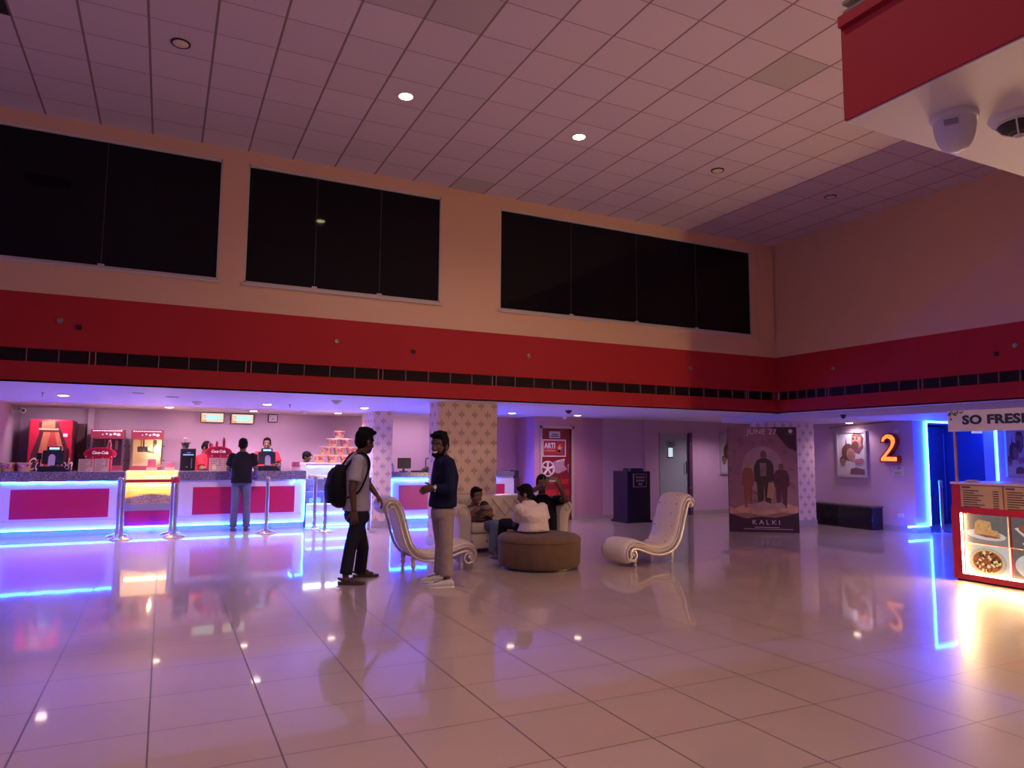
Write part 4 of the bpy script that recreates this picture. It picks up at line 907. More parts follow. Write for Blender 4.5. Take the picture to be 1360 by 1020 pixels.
for sd, x in ((-1, .10), (1, L-.10)):
    bm = B(); rings = []
    for y in (-.02, .0, .2, .45, D-.05, D-.02):
        sh = 0 if .0 <= y <= D-.04 else .012; pr = []
        prof = [(-.085+sh, .06), (-.09+sh, .40), (-.10, .50), (-.15+sh, .545), (-.165+sh, .60), (-.14+sh, .665), (-.07, .69-sh), (.0, .67-sh), (.05, .60), (.075-sh, .50), (.085-sh, .30), (.085-sh, .06)]
        for (a, b) in prof: pr.append(V((x-sd*a*-1 if False else x+sd*(-a)*-1, y, b)) if sd > 0 else V((x+a, y, b)))
        if sd > 0: pr = [V((x-a, y, b)) for a, b in prof][::-1]
        rings.append(pr)
    loft(bm, rings); am = obj('arm', bm, M_uph2, t, True, True)
    bm = B()
    tube(bm, [V((x+sd*-.0, -.022, .08)), V((x-sd*.07, -.024, .08)), V((x-sd*.07, -.024, .50)), V((x-sd*.04, -.026, .60))], .012, 8)
    c = V((x+sd*.06, -.026, .585)); tube(bm, [c+V((math.cos(a)*r_*sd, 0, math.sin(a)*r_)) for a, r_ in [(PI-.2-k*.42, .085*(1-k/17)) for k in range(15)]], .012, 8)
    for k in range(22): ball(bm, (x+sd*.075-sd*.0, -.024, .09+k*.02), .0075, 6)
    obj('nail_trim', bm, M_silv, am, True, True)
for x in (.14, L-.14):
    for y in (.06, D-.10):
        bm = B(); lathe(bm, (x, y, 0), [(.002, 0), (.02, 0), (.03, .03), (.03, .07), (.002, .07)], 14); obj('leg', bm, M_black, t, True, True)
# ------------------------------------------------------------------ black sign cabinet
t = thing('sign_cabinet', 'black cabinet with a small framed letter sign, beside the grey door', 'cabinet', (8.7, 12.12, 0))
bm = B(); box(bm, 8.41, 8.98, 11.88, 12.38, .04, 1.03, .006); cb = obj('body', bm, mat('black_laminate', (.018, .010, .018), .3), t)
bm = B(); box(bm, 8.37, 9.0, 11.86, 12.40, 0, .045); obj('plinth', bm, M_black, t)
bm = B(); loft(bm, [ring_pts(V((8.68, 12.05, 1.03)), V((.19, 0, 0)), V((0, .15, 0)), 24, 8), ring_pts(V((8.68, 12.05, 1.09)), V((.165, 0, 0)), V((0, .13, 0)), 24, 8)]); obj('top_box', bm, M_black, t)
bm = B(); box(bm, 8.55, 8.875, 11.862, 11.88, .71, .98); sg = obj('sign', bm, mat('pewter_frame', (.30, .26, .28), .4, .4), t)
bm = B(); box(bm, 8.568, 8.857, 11.858, 11.864, .728, .962); obj('sign_board', bm, M_black, sg)
for r, (z, n, c) in enumerate(((.91, 9, (.62, .28, .22)), (.845, 8, (.55, .42, .42)), (.775, 4, (.55, .42, .42)))):
    bm = B(); w_ = .026
    for k in range(n):
        x = 8.7125+(k-(n-1)/2)*w_; box(bm, x-.007, x+.007, 11.855, 11.859, z-.02, z+.02)
    obj('sign_letters', bm, mat('letters_%d' % r, c, .5), sg)
# ------------------------------------------------------------------ bench
t = thing('bench', 'long low black glossy bench along the wall under the framed poster', 'bench', (12.08, 9.9, 0))
M_gb = mat('gloss_black', (.012, .010, .02), .12)
bm = B(); box(bm, 11.935, 12.235, 9.06, 11.0, 0, .40, .004); obj('body', bm, M_gb, t)
bm = B(); box(bm, 11.91, 12.24, 9.04, 11.0, .40, .435, .006); obj('top', bm, mat('dark_bench_top', (.06, .05, .07), .3), t)
# ------------------------------------------------------------------ film standee
A_, B_ = V((9.26, 9.93, 0)), V((10.26, 9.25, 0)); U_ = (B_-A_).normalized(); WD = (B_-A_).length; NN = V((U_.y, -U_.x, 0)); NN = NN if NN.y < 0 else -NN
t = thing('poster_standee', 'tall dusky film standee with three figures, before the right patterned column', 'poster standee', (A_+B_)/2)
HT = 1.89
def P2(name, pol, m, parent, d=.003, lift=.0):
    bm = B(); prism(bm, pol, A_+NN*lift, U_, (0, 0, 1), d, NN); return obj(name, bm, m, parent)
def m_sky():
    n = NB('dusky_poster_print', .45); h = n.m_('DIVIDE', n.z, 1.89)
    u = n.m_('DIVIDE', n.sub(n.x, 9.26), 1.0)
    c = n.mix(n.m_('SMOOTHSTEP', .0, 1.0, h) if False else h, (.42, .21, .14), (.20, .08, .11))
    sw = n.noise(3.2, 6); c = n.mix(n.mul(n.m_('MULTIPLY', sw, n.gt(h, .25)), .75), c, (.50, .29, .37))
    st = n.noise(7, 5); c = n.mix(n.mul(n.gt(st, .60), .35), c, (.12, .05, .08)); n.color(c); return n.m
bm = B(); prism(bm, [(0, 0), (WD, 0), (WD, HT), (0, HT)], A_, U_, (0, 0, 1), .05, -NN); obj('board_edge', bm, M_black, t)
pr = P2('print', [(.004, .0), (WD-.004, 0), (WD-.004, HT), (.004, HT)], m_sky(), t, .003)
bm = B()
for s in (.3, .9): prism(bm, [(0, 0), (.45, 0), (0, 1.3)], A_+U_*s-NN*.05, -NN, (0, 0, 1), .03, U_)
obj('strut', bm, M_black, t)
M_p1, M_p2, M_p3 = mat('print_plum', (.06, .025, .045), .5), mat('print_sand', (.68, .38, .24), .5, var=.5, vscale=7), mat('print_rust', (.34, .12, .07), .5, var=.4, vscale=14)
P2('dark_corner_print', [(.78, 1.888), (1.195, 1.888), (1.195, 1.45), (1.05, 1.52), (.9, 1.7)], M_p1, pr, .001, .003)
P2('pale_disc_print', ell(.60, 1.12, .36, .42, 40), mat('print_mauve', (.50, .31, .36), .5, var=.25, vscale=6), pr, .0008, .003)
P2('cloud_print', [(.10, .42), (.3, .50), (.5, .44), (.62, .50), (.8, .45), (1.0, .52), (1.195, .47), (1.195, .34), (.9, .36), (.6, .30), (.3, .34), (.004, .32), (.004, .46)], M_p2, pr, .001, .003)
P2('ground_print', [(.004, .002), (WD-.004, .002), (WD-.004, .36), (1.0, .30), (.8, .26), (.55, .28), (.3, .24), (.004, .33)], M_p1, pr, .0015, .003)
def figure(cx, z0, h, w_, body, headc, name):
    P2(name, [(cx-w_*.30, z0), (cx-w_*.06, z0), (cx, z0+h*.40), (cx+w_*.08, z0), (cx+w_*.32, z0), (cx+w_*.38, z0+h*.45), (cx+w_*.52, z0+h*.48), (cx+w_*.50, z0+h*.74), (cx+w_*.36, z0+h*.82), (cx+w_*.12, z0+h*.86), (cx-w_*.12, z0+h*.86), (cx-w_*.36, z0+h*.82), (cx-w_*.50, z0+h*.72), (cx-w_*.50, z0+h*.46), (cx-w_*.38, z0+h*.45)], body, pr, .002, .004)
    P2(name+'_head', ell(cx, z0+h*.92, h*.055, h*.075, 18), headc, pr, .002, .005)
figure(.34, .44, .84, .20, M_p3, mat('print_ochre', (.55, .32, .14), .5), 'figure_print')
figure(.62, .42, 1.05, .34, mat('print_umber', (.075, .05, .04), .5, var=.5, vscale=18), mat('print_skin', (.22, .11, .08), .5), 'figure_print')
figure(.92, .44, .80, .27, mat('print_maroon', (.13, .045, .05), .5, var=.5, vscale=12), mat('print_skin'), 'figure_print')
P2('figure_cloth_print', [(.66, .62), (.78, .60), (.80, .86), (.70, .90)], mat('print_ochre'), pr, .002, .0065)
P2('figure_armour_print', [(.56, 1.0), (.66, 1.0), (.67, 1.24), (.55, 1.24)], mat('print_grey', (.30, .20, .20), .5, var=.6, vscale=30), pr, .002, .0065)
P2('mist_print', [(.3, .50), (.40, .42), (.62, .40), (.85, .42), (1.0, .46), (.9, .54), (.75, .50), (.6, .56), (.45, .50)], mat('print_mist', (.52, .33, .27), .6, var=.3, vscale=10), pr, .002, .007)
RS = Matrix((tuple((U_.x, 0, NN.x)), tuple((U_.y, 0, NN.y)), (0, 1, 0)))
text('lettering', 'JUNE 27', .135, mat('pale_title', (.85, .72, .76), .5), pr, A_+U_*.60+NN*.006+V((0, 0, 1.80)), RS, .001, sx=1.05, spacing=1.05)
text('lettering', 'KALKI', .115, mat('cream_title', (.75, .66, .58), .5), pr, A_+U_*.64+NN*.0065+V((0, 0, .175)), RS, .001, sx=1.15, spacing=1.5)
P2('small_print', [(.25, .055), (1.1, .055), (1.1, .062), (.25, .062)], mat('pale_title'), pr, .002, .006); P2('small_print', [(.44, .085), (.87, .085), (.87, .094), (.44, .094)], mat('pale_title'), pr, .002, .006)
P2('round_logo_print', ell(1.10, 1.815, .035, .035), mat('pale_title'), pr, .002, .006); P2('small_print', [(1.04, 1.755), (1.16, 1.755), (1.16, 1.765), (1.04, 1.765)], mat('print_grey'), pr, .002, .006)
# ------------------------------------------------------------------ framed film posters
M_alu = mat('silver_poster_frame', (.62, .60, .68), .3, .6)
M_pw = mat('poster_pale_blue', (.55, .55, .60), .45, var=.15, vscale=5); M_pb = mat('poster_brown', (.13, .06, .05), .5, var=.5, vscale=12); M_ps = mat('poster_skin', (.38, .20, .16), .5, var=.3, vscale=12); M_px = mat('poster_purple', (.20, .08, .12), .5, var=.4, vscale=9)
def poster(name, label, O, U, w_, h_):
    N = V(U).cross(V((0, 0, 1))); O = V(O); U = V(U)
    t = thing(name, label, 'poster', O+U*w_/2, 0, 'framed film posters')
    def pp(nm, pol, m, d, lift, par): bm = B(); prism(bm, pol, O+N*lift, U, (0, 0, 1), d, N); return obj(nm, bm, m, par)
    bm = B()
    f = .035
    for q in ([(0, 0), (w_, 0), (w_-f, f), (f, f)], [(0, h_), (f, h_-f), (w_-f, h_-f), (w_, h_)], [(0, 0), (f, f), (f, h_-f), (0, h_)], [(w_, 0), (w_, h_), (w_-f, h_-f), (w_-f, f)]): prism(bm, q, O, U, (0, 0, 1), .035, N)
    obj('frame', bm, M_alu, t)
    p = pp('print', [(f*.9, f*.9), (w_-f*.9, f*.9), (w_-f*.9, h_-f*.9), (f*.9, h_-f*.9)], M_pw, .012, .002, t); s = w_/.69; k = h_/.92
    E_ = lambda a, b, c, d, r=0: [(x*s, y*k) for x, y in ell(a, b, c, d, 24, r)]
    Q_ = lambda pol: [(x*s, y*k) for x, y in pol]
    for nm, pol, m in (('tower_print', Q_([(.19, .55), (.25, .55), (.225, .8)]), M_px), ('portrait_print', Q_([(.36, .50), (.52, .46), (.62, .60), (.58, .74), (.42, .70)]), M_px), ('portrait_print', E_(.47, .73, .125, .15), M_ps), ('portrait_hair', Q_([(.34, .82), (.42, .885), (.56, .885), (.62, .78), (.60, .66), (.56, .66), (.57, .80)]), M_pb), ('portrait_beard', E_(.43, .64, .085, .075, .4), M_pb),
                       ('portrait_hair', E_(.27, .50, .15, .17), M_pb), ('portrait_print', E_(.33, .45, .10, .13, .2), M_ps), ('portrait_hair', E_(.14, .33, .07, .09), M_pb), ('portrait_print', E_(.14, .29, .055, .085), M_ps), ('shirt_print', Q_([(.06, .05), (.30, .05), (.28, .16), (.16, .22), (.07, .17)]), mat('poster_white', (.62, .58, .60), .5)), ('lower_print', Q_([(.30, .06), (.62, .06), (.62, .16), (.45, .20), (.32, .17)]), M_px)):
        pp(nm, pol, m, .001, .014+.0006*len(p.children), p)
    for cx_, cy_, k_ in ((.44, .745, 1.0), (.35, .465, .72), (.14, .30, .55)):
        for dx in (-.045, .035):
            pp('eye_print', E_(cx_+dx*k_, cy_+.02*k_, .016*k_, .008*k_), M_pb, .001, .0235, p); pp('brow_print', E_(cx_+dx*k_, cy_+.045*k_, .026*k_, .007*k_), M_pb, .001, .0235, p)
        pp('nose_print', Q_([(cx_-.012*k_, cy_-.035*k_), (cx_+.012*k_, cy_-.035*k_), (cx_+.002*k_, cy_+.03*k_)]), mat('poster_shade', (.24, .11, .09), .5), .001, .0235, p)
        pp('mouth_print', E_(cx_-.004*k_, cy_-.062*k_, .026*k_, .008*k_), mat('poster_lip', (.25, .07, .07), .5), .001, .0235, p)
    bm = B()
    for j, (a, b, c) in enumerate(((.42, .60, .335), (.40, .62, .295), (.43, .60, .255))): prism(bm, Q_([(a, c), (b, c+.02), (b, c+.043), (a, c+.022)]), O+N*.022, U, (0, 0, 1), .001, N)
    obj('title_strokes', bm, mat('poster_red', (.42, .06, .16), .5), p)
    return t
poster('film_poster', 'silver framed poster of large faces, left of the glowing number', (12.25, 10.03, .955), (0, -1, 0), .69, .91)
poster('film_poster', 'silver framed poster peeking out left of the tall film standee', (11.80, 12.95, .91), (1, 0, 0), .70, 1.0)
poster('film_poster', 'silver framed poster in blue light, above the kiosk menu', (15.05, 8.4, .98), (1, 0, 0), .70, .95)
# glowing number, plates, socket
t = thing('number_sign', 'glowing orange marquee number on the lilac wall, red rimmed', 'number sign', (12.25, 8.82, 1.26))
def two(o):
    P_ = [(.02, .40), (.05, .48), (.12, .535), (.20, .545), (.29, .52), (.345, .45), (.345, .36), (.30, .27), (.235, .19), (.175, .125), (.37, .125), (.37, .0), (.0, .0), (.0, .085), (.075, .165), (.155, .25), (.205, .32), (.22, .375), (.20, .415), (.165, .425), (.13, .405), (.115, .36), (.02, .36)]
    c = V((.185, .27)); return [((p[0]-c.x)*o+c.x, (p[1]-c.y)*o+c.y) for p in P_]
def inset(P_, d):
    n = len(P_); A = sum(P_[i][0]*P_[(i+1) % n][1]-P_[(i+1) % n][0]*P_[i][1] for i in range(n)); s = 1 if A > 0 else -1; o = []
    for i in range(n):
        p0, p1, p2 = [V((*P_[(i+k) % n], 0)) for k in (-1, 0, 1)]
        a, b = (p1-p0).normalized(), (p2-p1).normalized(); n1, n2 = V((-a.y, a.x, 0))*s, V((-b.y, b.x, 0))*s
        m = (n1+n2); m = m/max(.35, m.dot(n1)); o.append((p1.x+m.x*d, p1.y+m.y*d))
    return o
T2 = two(1.0); O2 = (12.245, 9.005, 1.262)
bm = B(); prism(bm, T2, O2, (0, -1, 0), (0, 0, 1), .10, (-1, 0, 0)); obj('red_case', bm, mat('marquee_red', (.45, .03, .02), .4), t)
bm = B(); prism(bm, inset(T2, .025), (12.146, 9.005, 1.262), (0, -1, 0), (0, 0, 1), .003, (-1, 0, 0))
def m_marq():
    n = NB('glowing_marquee_face', .4); a = n.noise(22, 3); c = n.mix(a, (1.0, .10, .012), (1.0, .46, .05)); n.color(c); n.L.new(c, n.b.inputs['Emission Color']); n.b.inputs['Emission Strength'].default_value = 1.25; return n.m
obj('lit_face', bm, m_marq(), t)
bm = B(); box(bm, 12.24, 12.254, 8.595, 8.845, 1.02, 1.185); t = tag(obj('notice_plate', bm, mat('pale_plate', (.60, .58, .62), .4)), 'pale notice plate with a yellow strip, just under the glowing number', 'notice')
bm = B(); box(bm, 12.237, 12.241, 8.66, 8.78, 1.05, 1.085); obj('yellow_strip', bm, mat('ochre_strip', (.5, .38, .18), .5), t)
bm = B(); box(bm, 12.237, 12.241, 8.77, 8.80, 1.15, 1.165); box(bm, 12.237, 12.241, 8.66, 8.73, 1.15, 1.165); obj('print_line', bm, mat('print_plum'), t)
bm = B(); box(bm, 12.235, 12.25, 8.68, 8.77, 1.80, 1.87, .003); tag(obj('switch_plate', bm, M_det), 'small white plate on the lilac wall just above the glowing number', 'switch')
t = thing('power_socket', 'white power socket low on the lilac wall right of the black bench', 'socket', (12.25, 8.7, .26))
bm = B(); box(bm, 12.232, 12.25, 8.64, 8.76, .255, .325, .003); pl = obj('plate', bm, M_det, t)
bm = B()
for y in (8.67, 8.73):
    for z in (.28, .30): box(bm, 12.229, 12.233, y-.006, y+.006, z-.004, z+.004)
obj('socket_holes', bm, M_black, pl)
bm = B(); tube(bm, smoothpath([(12.228, 8.74, .29), (12.22, 8.76, .24), (12.225, 8.70, .17), (12.22, 8.6, .14), (12.235, 8.48, .13)], 6), .004, 6); obj('cord', bm, mat('pale_cable'), t, smooth=True)
bm = B(); tube(bm, smoothpath([(12.245, 10.2, 1.93), (12.245, 9.9, 1.97), (12.246, 9.4, 1.99), (12.246, 9.1, 2.01), (12.246, 8.8, 2.025)], 6), .006, 6); tag(obj('loose_cable', bm, M_black, smooth=True), 'thin dark loose cable running over the lilac wall above the framed poster', 'cable')
# ------------------------------------------------------------------ blue light tubes around the auditorium doors
LN = .017
bm = B(); tube(bm, [(12.60, 8.372, 1.995), (12.603, 8.372, 1.2), (12.595, 8.372, .13), (11.98, 8.372, .125)], LN, 8); tag(obj('light_tube', bm, M_led, smooth=True), 'blue light tube down the left side of the dark doors', 'light tube', 'blue tubes around the auditorium doors')
bm = B(); tube(bm, [(12.60, 8.372, 2.015), (13.4, 8.372, 2.02), (14.72, 8.372, 2.015)], LN, 8); tag(obj('light_tube', bm, M_led, smooth=True), 'level blue light tube over the dark doors, behind the kiosk sign', 'light tube', 'blue tubes around the auditorium doors')
bm = B(); tube(bm, [(14.74, 8.372, 2.0), (14.735, 8.372, .9), (14.73, 8.372, .05)], LN, 8); tag(obj('light_tube', bm, M_led, smooth=True), 'blue light tube down the right side of the dark doors', 'light tube', 'blue tubes around the auditorium doors')
bm = B(); box(bm, 14.0, 14.28, 8.36, 8.40, 1.83, 1.93, .004); tag(obj('exit_sign', bm, mat('pale_sign_box', (.75, .65, .68), .4, emit=(1, .8, .85), es=.3)), 'small pale sign box over the dark doors', 'sign')
# ------------------------------------------------------------------ food kiosk
KX, KY0, KY1 = 8.14, 2.3, 5.16
t = thing('food_kiosk', 'red food kiosk with backlit meal pictures and a yellow menu', 'kiosk', (8.6, 3.73, 0))
M_kred = mat('kiosk_red', (.50, .02, .045), .35)
bm = B()
box(bm, KX+.07, KX+.9, KY0, KY1, .03, .82)
for y0, y1, z0, z1 in ((KY0, KY1, .755, .83), (KY0, KY1, .02, .085), (5.06, KY1, .085, .755)): box(bm, KX, KX+.07, y0, y1, z0, z1)
box(bm, KX+.01, KX+.9, KY0, KY1-.01, .82, 1.075); obj('body', bm, M_kred, t)
bm = B(); box(bm, KX-.0, KX+.93, KY0, KY1+.0, 1.075, 1.10, .003); obj('counter_top', bm, mat('pale_kiosk_top', (.72, .62, .66), .3), t)
bm = B(); box(bm, KX+.03, KX+.88, KY0+.02, KY1-.02, 0, .03); obj('plinth', bm, M_black, t)
cols = [(5.05, 4.575), (4.545, 4.07), (4.04, 3.565), (3.535, 3.06), (3.03, 2.555)]
M_kled = mat('warm_kiosk_led', (1, .85, .5), .4, emit=(1.0, .62, .27), es=KLED)
def bl(name, c, e=.55, var=.25, vs=9):
    if name in _M: return _M[name]
    n = NB(name, .4); a = n.noise(vs*3, 4); cc = n.mix(a, tuple(x*(1-var) for x in c), tuple(min(1, x*(1+var)) for x in c)); n.b.inputs['Specular IOR Level'].default_value = .08; n.color(n.mix(.975, cc, (.003, .003, .003))); n.L.new(cc, n.b.inputs['Emission Color']); n.b.inputs['Emission Strength'].default_value = e*KPIC; _M[name] = n.m; return n.m
M_pg, M_plate, M_toast, M_pizza, M_sauce, M_cheese, M_ol = bl('backlit_grey_table', (.20, .17, .17)), bl('backlit_white_plate', (.72, .68, .68), .6, .06), bl('backlit_toast', (.72, .36, .14), .6, .5, 12), bl('backlit_crust', (.80, .55, .25), .6, .3, 14), bl('backlit_sauce', (.45, .10, .05), .5, .6, 16), bl('backlit_cheese', (.95, .68, .30), .7, .3, 16), bl('backlit_dark_food', (.12, .05, .03), .4, .5, 14)
M_dk = bl('backlit_dark_table', (.16, .13, .14)); M_greenf = bl('backlit_salad', (.62, .62, .28), .6, .5, 16)
U3, W3, N3 = (0, -1, 0), (0, 0, 1), (-1, 0, 0)
for ci, (ya, yb) in enumerate(cols):
    for r, (z0, z1) in enumerate(((.43, .745), (.095, .415))):
        bm = B(); box(bm, KX+.045, KX+.065, yb, ya, z0, z1)
        pn = obj('picture_panel', bm, (M_pg if r == 0 else M_plate) if ci % 2 == 0 else (M_dk if r == 0 else M_pg), t)
        def pc(nm, pol, m, lift): b_ = B(); prism(b_, pol, (KX+.045-lift, ya, z0), U3, W3, .002, N3); obj(nm, b_, m, pn)
        if ci % 2 == 0 and r == 0:
            pc('table_print', [(0, .14), (.475, .10), (.475, 0), (0, 0)], bl('backlit_wood', (.34, .28, .28)), .001)
            pc('plate_print', ell(.235, .10, .21, .055, 28, -.06), M_plate, .003)
            pc('sandwich_print', [(.11, .10), (.13, .235), (.17, .265), (.29, .245), (.31, .12), (.24, .075)], M_toast, .005)
            pc('sandwich_print', [(.26, .08), (.29, .16), (.36, .155), (.40, .10), (.34, .065)], M_toast, .006)
            pc('filling_print', [(.12, .10), (.24, .075), (.40, .075), (.37, .09), (.25, .10)], M_sauce, .008)
        elif ci % 2 == 0:
            pc('pizza_plate', ell(.24, .145, .20, .150, 32), bl('backlit_rim', (.62, .55, .5)), .002)
            pc('pizza_crust', ell(.24, .145, .175, .135, 32), M_pizza, .004); pc('pizza_sauce', ell(.24, .145, .155, .118, 32), M_sauce, .006)
            rn = random.Random(5)
            b_ = B()
            for k in range(26): a, q = rn.uniform(0, 6.28), rn.uniform(.1, .95)**.5; prism(b_, ell(.24+.14*q*math.cos(a), .145+.105*q*math.sin(a), .018, .012, 10, a), (KX+.037, ya, z0), U3, W3, .002, N3)
            obj('topping_print', b_, M_cheese, pn)
            b_ = B()
            for k in range(22): a, q = rn.uniform(0, 6.28), rn.uniform(.1, .95)**.5; prism(b_, ell(.24+.14*q*math.cos(a), .145+.105*q*math.sin(a), .014, .012, 9, a), (KX+.035, ya, z0), U3, W3, .002, N3)
            obj('topping_print', b_, M_ol, pn)
            pc('juice_print', ell(.06, .285, .045, .03, 20), M_cheese, .003)
        elif r == 0:
            pc('bowl_print', [(.03, .20), (.18, .25), (.30, .20), (.22, .10), (.12, .12)], M_plate, .003); pc('food_print', ell(.17, .19, .10, .05, 20, -.2), M_sauce, .005)
            pc('plate_print', [(.10, .05), (.30, .12), (.45, .06), (.40, .0), (.16, .0)], M_plate, .006); pc('food_print', ell(.30, .06, .09, .035, 20), M_toast, .008)
        else:
            pc('plate_print', ell(.24, .15, .22, .14, 32), M_plate, .003); pc('food_print', ell(.25, .16, .14, .10, 28), M_greenf, .005); pc('food_print', ell(.22, .17, .06, .04, 16), M_cheese, .007)
for i, y in enumerate([5.052]+[(cols[i][1]+cols[i+1][0])/2 for i in range(4)]+[2.54]):
    bm = B(); cyl(bm, (KX+.010, y, .09), (KX+.010, y, .75), .0055, 10); obj('led_tube' if i != 1 else 'divider', bm, M_kled if i != 1 else mat('cream_divider', (.7, .6, .45), .4), t, True)
for z in (.088, .423):
    bm = B(); cyl(bm, (KX+.010, 2.54, z), (KX+.010, 5.055, z), .0055 if z != .423 else .005, 10); obj('led_tube', bm, M_kled if z != .423 else M_cream, t, True)
for i, (ya, yb) in enumerate(((5.035, 4.585), (4.57, 4.12), (4.10, 3.65), (3.63, 3.18), (3.16, 2.71))):
    bm = B(); box(bm, KX-.012, KX+.006, yb, ya, .825, 1.065); mb = obj('menu_board', bm, mat('ochre_menu_card', (.55, .40, .20), .5), t)
    bm = B()
    for k in range(8):
        z = 1.01-k*.0255; wd = (.17, .12, .22, .16, .19, .15, .23, .18)[(k+i*3) % 8]; box(bm, KX-.014, KX-.011, ya-.03-wd, ya-.03, z-.005, z+.005); box(bm, KX-.014, KX-.011, yb+.04, yb+.10, z-.005, z+.005)
    obj('menu_line', bm, M_ol if False else mat('dark_menu_print', (.06, .03, .03), .5), mb)
    bm = B(); box(bm, KX-.014, KX-.011, ya-.11, ya-.02, 1.037, 1.055); obj('menu_heading', bm, mat('plum_heading', (.12, .03, .12), .5), mb)
# sign on poles
bm = B(); box(bm, KX-.02, KX+.02, KY0+.2, 5.135, 1.672, 1.91, .003); sg = obj('sign_board', bm, mat('pale_sign_print', (.66, .60, .64), .45), t)
text('lettering', 'SO FRESH', .135, mat('navy_letters', (.012, .03, .06), .5), sg, (KX-.022, 4.965, 1.795), LEFTW, .002, 'LEFT', sx=1.22, weight=.006, spacing=1.04)
bm = B()
rn = random.Random(3)
for k in range(26):
    u, v_ = (rn.uniform(0, .13), rn.uniform(.0, .05)) if k < 17 else (rn.uniform(0, .035), rn.uniform(0, .1))
    if k > 22: u += .14; v_ *= .3
    prism(bm, ell(u+.008, .232-v_, .012, .006, 8, rn.uniform(0, 3)), (KX-.021, 5.133, 1.672), U3, W3, .002, N3)
obj('leaf_print', bm, mat('dark_leaf', (.02, .08, .05), .5), sg)
for y in (5.08, 2.6):
    bm = B(); box(bm, KX, KX+.022, y-.012, y+.012, 1.10, 1.672); obj('sign_post', bm, mat('peach_metal', (.6, .4, .35), .35, .5), t)
bm = B(); ball(bm, (KX+.16, 5.0, 1.113), (.10, .06, .012), 14); tag(obj('crumpled_cloth', bm, mat('pale_cloth', (.7, .62, .5), .7)), 'crumpled pale cloth lying on the kiosk counter top', 'cloth')
# ================================================================== people
M_eye = mat('eye_white', (.30, .26, .25), .8, ior=1.1); M_iris = mat('dark_iris', (.01, .006, .005), .8, ior=1.1); M_lip = mat('lips', (.26, .10, .085), .5); M_teeth = mat('teeth', (.85, .80, .78), .3)
def cloth(name, col=(.1, .1, .1), rough=.8, w_=.35):
    if name in _M: return _M[name]
    n = NB(name, rough); a = n.noise(6, 5); n.color(n.mix(a, tuple(c*.82 for c in col), tuple(min(1, c*1.12) for c in col)))
    n.b.inputs['Specular IOR Level'].default_value = .15; n.bump(n.noise(16, 3), w_, .03); _M[name] = n.m; return n.m
class Fig:
    def __init__(s, base):
        s.base = V((base[0], base[1], 0)); n = V((base[0], base[1], 0)).normalized(); s.n = n; s.r = V((n.y, -n.x, 0))
        s.skin = B(); s.extra = B()
    def J(s, px, py, a=0.0):
        d = ray(px, py); q = s.base+s.n*a; return CO+d*(s.n.dot(q-CO)/s.n.dot(d))
    def L(s, r, a, z): return s.base+s.r*r+s.n*a+V((0, 0, z))
    def F(s, p): p = math.radians(p); return s.n*math.cos(p)+s.r*math.sin(p)
    def W(s, p): p = math.radians(p); return s.r*math.cos(p)-s.n*math.sin(p)
    def torso(s, bm, rings, k=1.0, dz=0.0):
        R = []
        for c, ph, hw, hd in rings:
            R.append(ring_pts(V(c), s.W(ph)*hw*k, s.F(ph)*hd*k, 24, 2.5))
        return loft(bm, R)
def hand(bm, wr, d, nrm, thumb, curl=.35, sc=1.0, spread=.06):
    d = d.normalized(); t = d.cross(nrm).normalized(); nrm = t.cross(d).normalized()
    k0 = wr+d*.088*sc
    R = [ring_pts(wr-d*.012, t*.025*sc, nrm*.019*sc, 14), ring_pts(wr+d*.03*sc, t*.036*sc, nrm*.018*sc, 14, 2.6), ring_pts(wr+d*.07*sc, t*.041*sc, nrm*.015*sc, 14, 2.8), ring_pts(k0, t*.040*sc, nrm*.011*sc, 14, 2.8), ring_pts(k0+d*.006, t*.034*sc, nrm*.006*sc, 14)]
    loft(bm, R)
    for i, ln in enumerate((.070, .080, .074, .058)):
        off = (1.5-i)*.0205*thumb*sc; p = k0-d*.008+t*off; dd = (d+t*off*spread*40*.06).normalized(); a = 0; r = .0088*sc
        for sgm, fl in enumerate((.45, .32, .23)):
            a += math.radians(12+38*curl)*(1 if sgm else .6); q = p+(dd*math.cos(a)-nrm*math.sin(a))*ln*fl*sc; caps(bm, p, q, r, r*.9, 8); p = q; r *= .9
    p = wr+d*.022*sc+t*thumb*.032*sc; dd = (d*.72+t*thumb*.62-nrm*.25).normalized()
    q = p+dd*.042*sc; caps(bm, p-dd*.01, q, .0125*sc, .0105*sc, 8); q2 = q+(dd*.8+d*.35-nrm*.2*curl).normalized()*.034*sc; caps(bm, q, q2, .0105*sc, .0085*sc, 8)
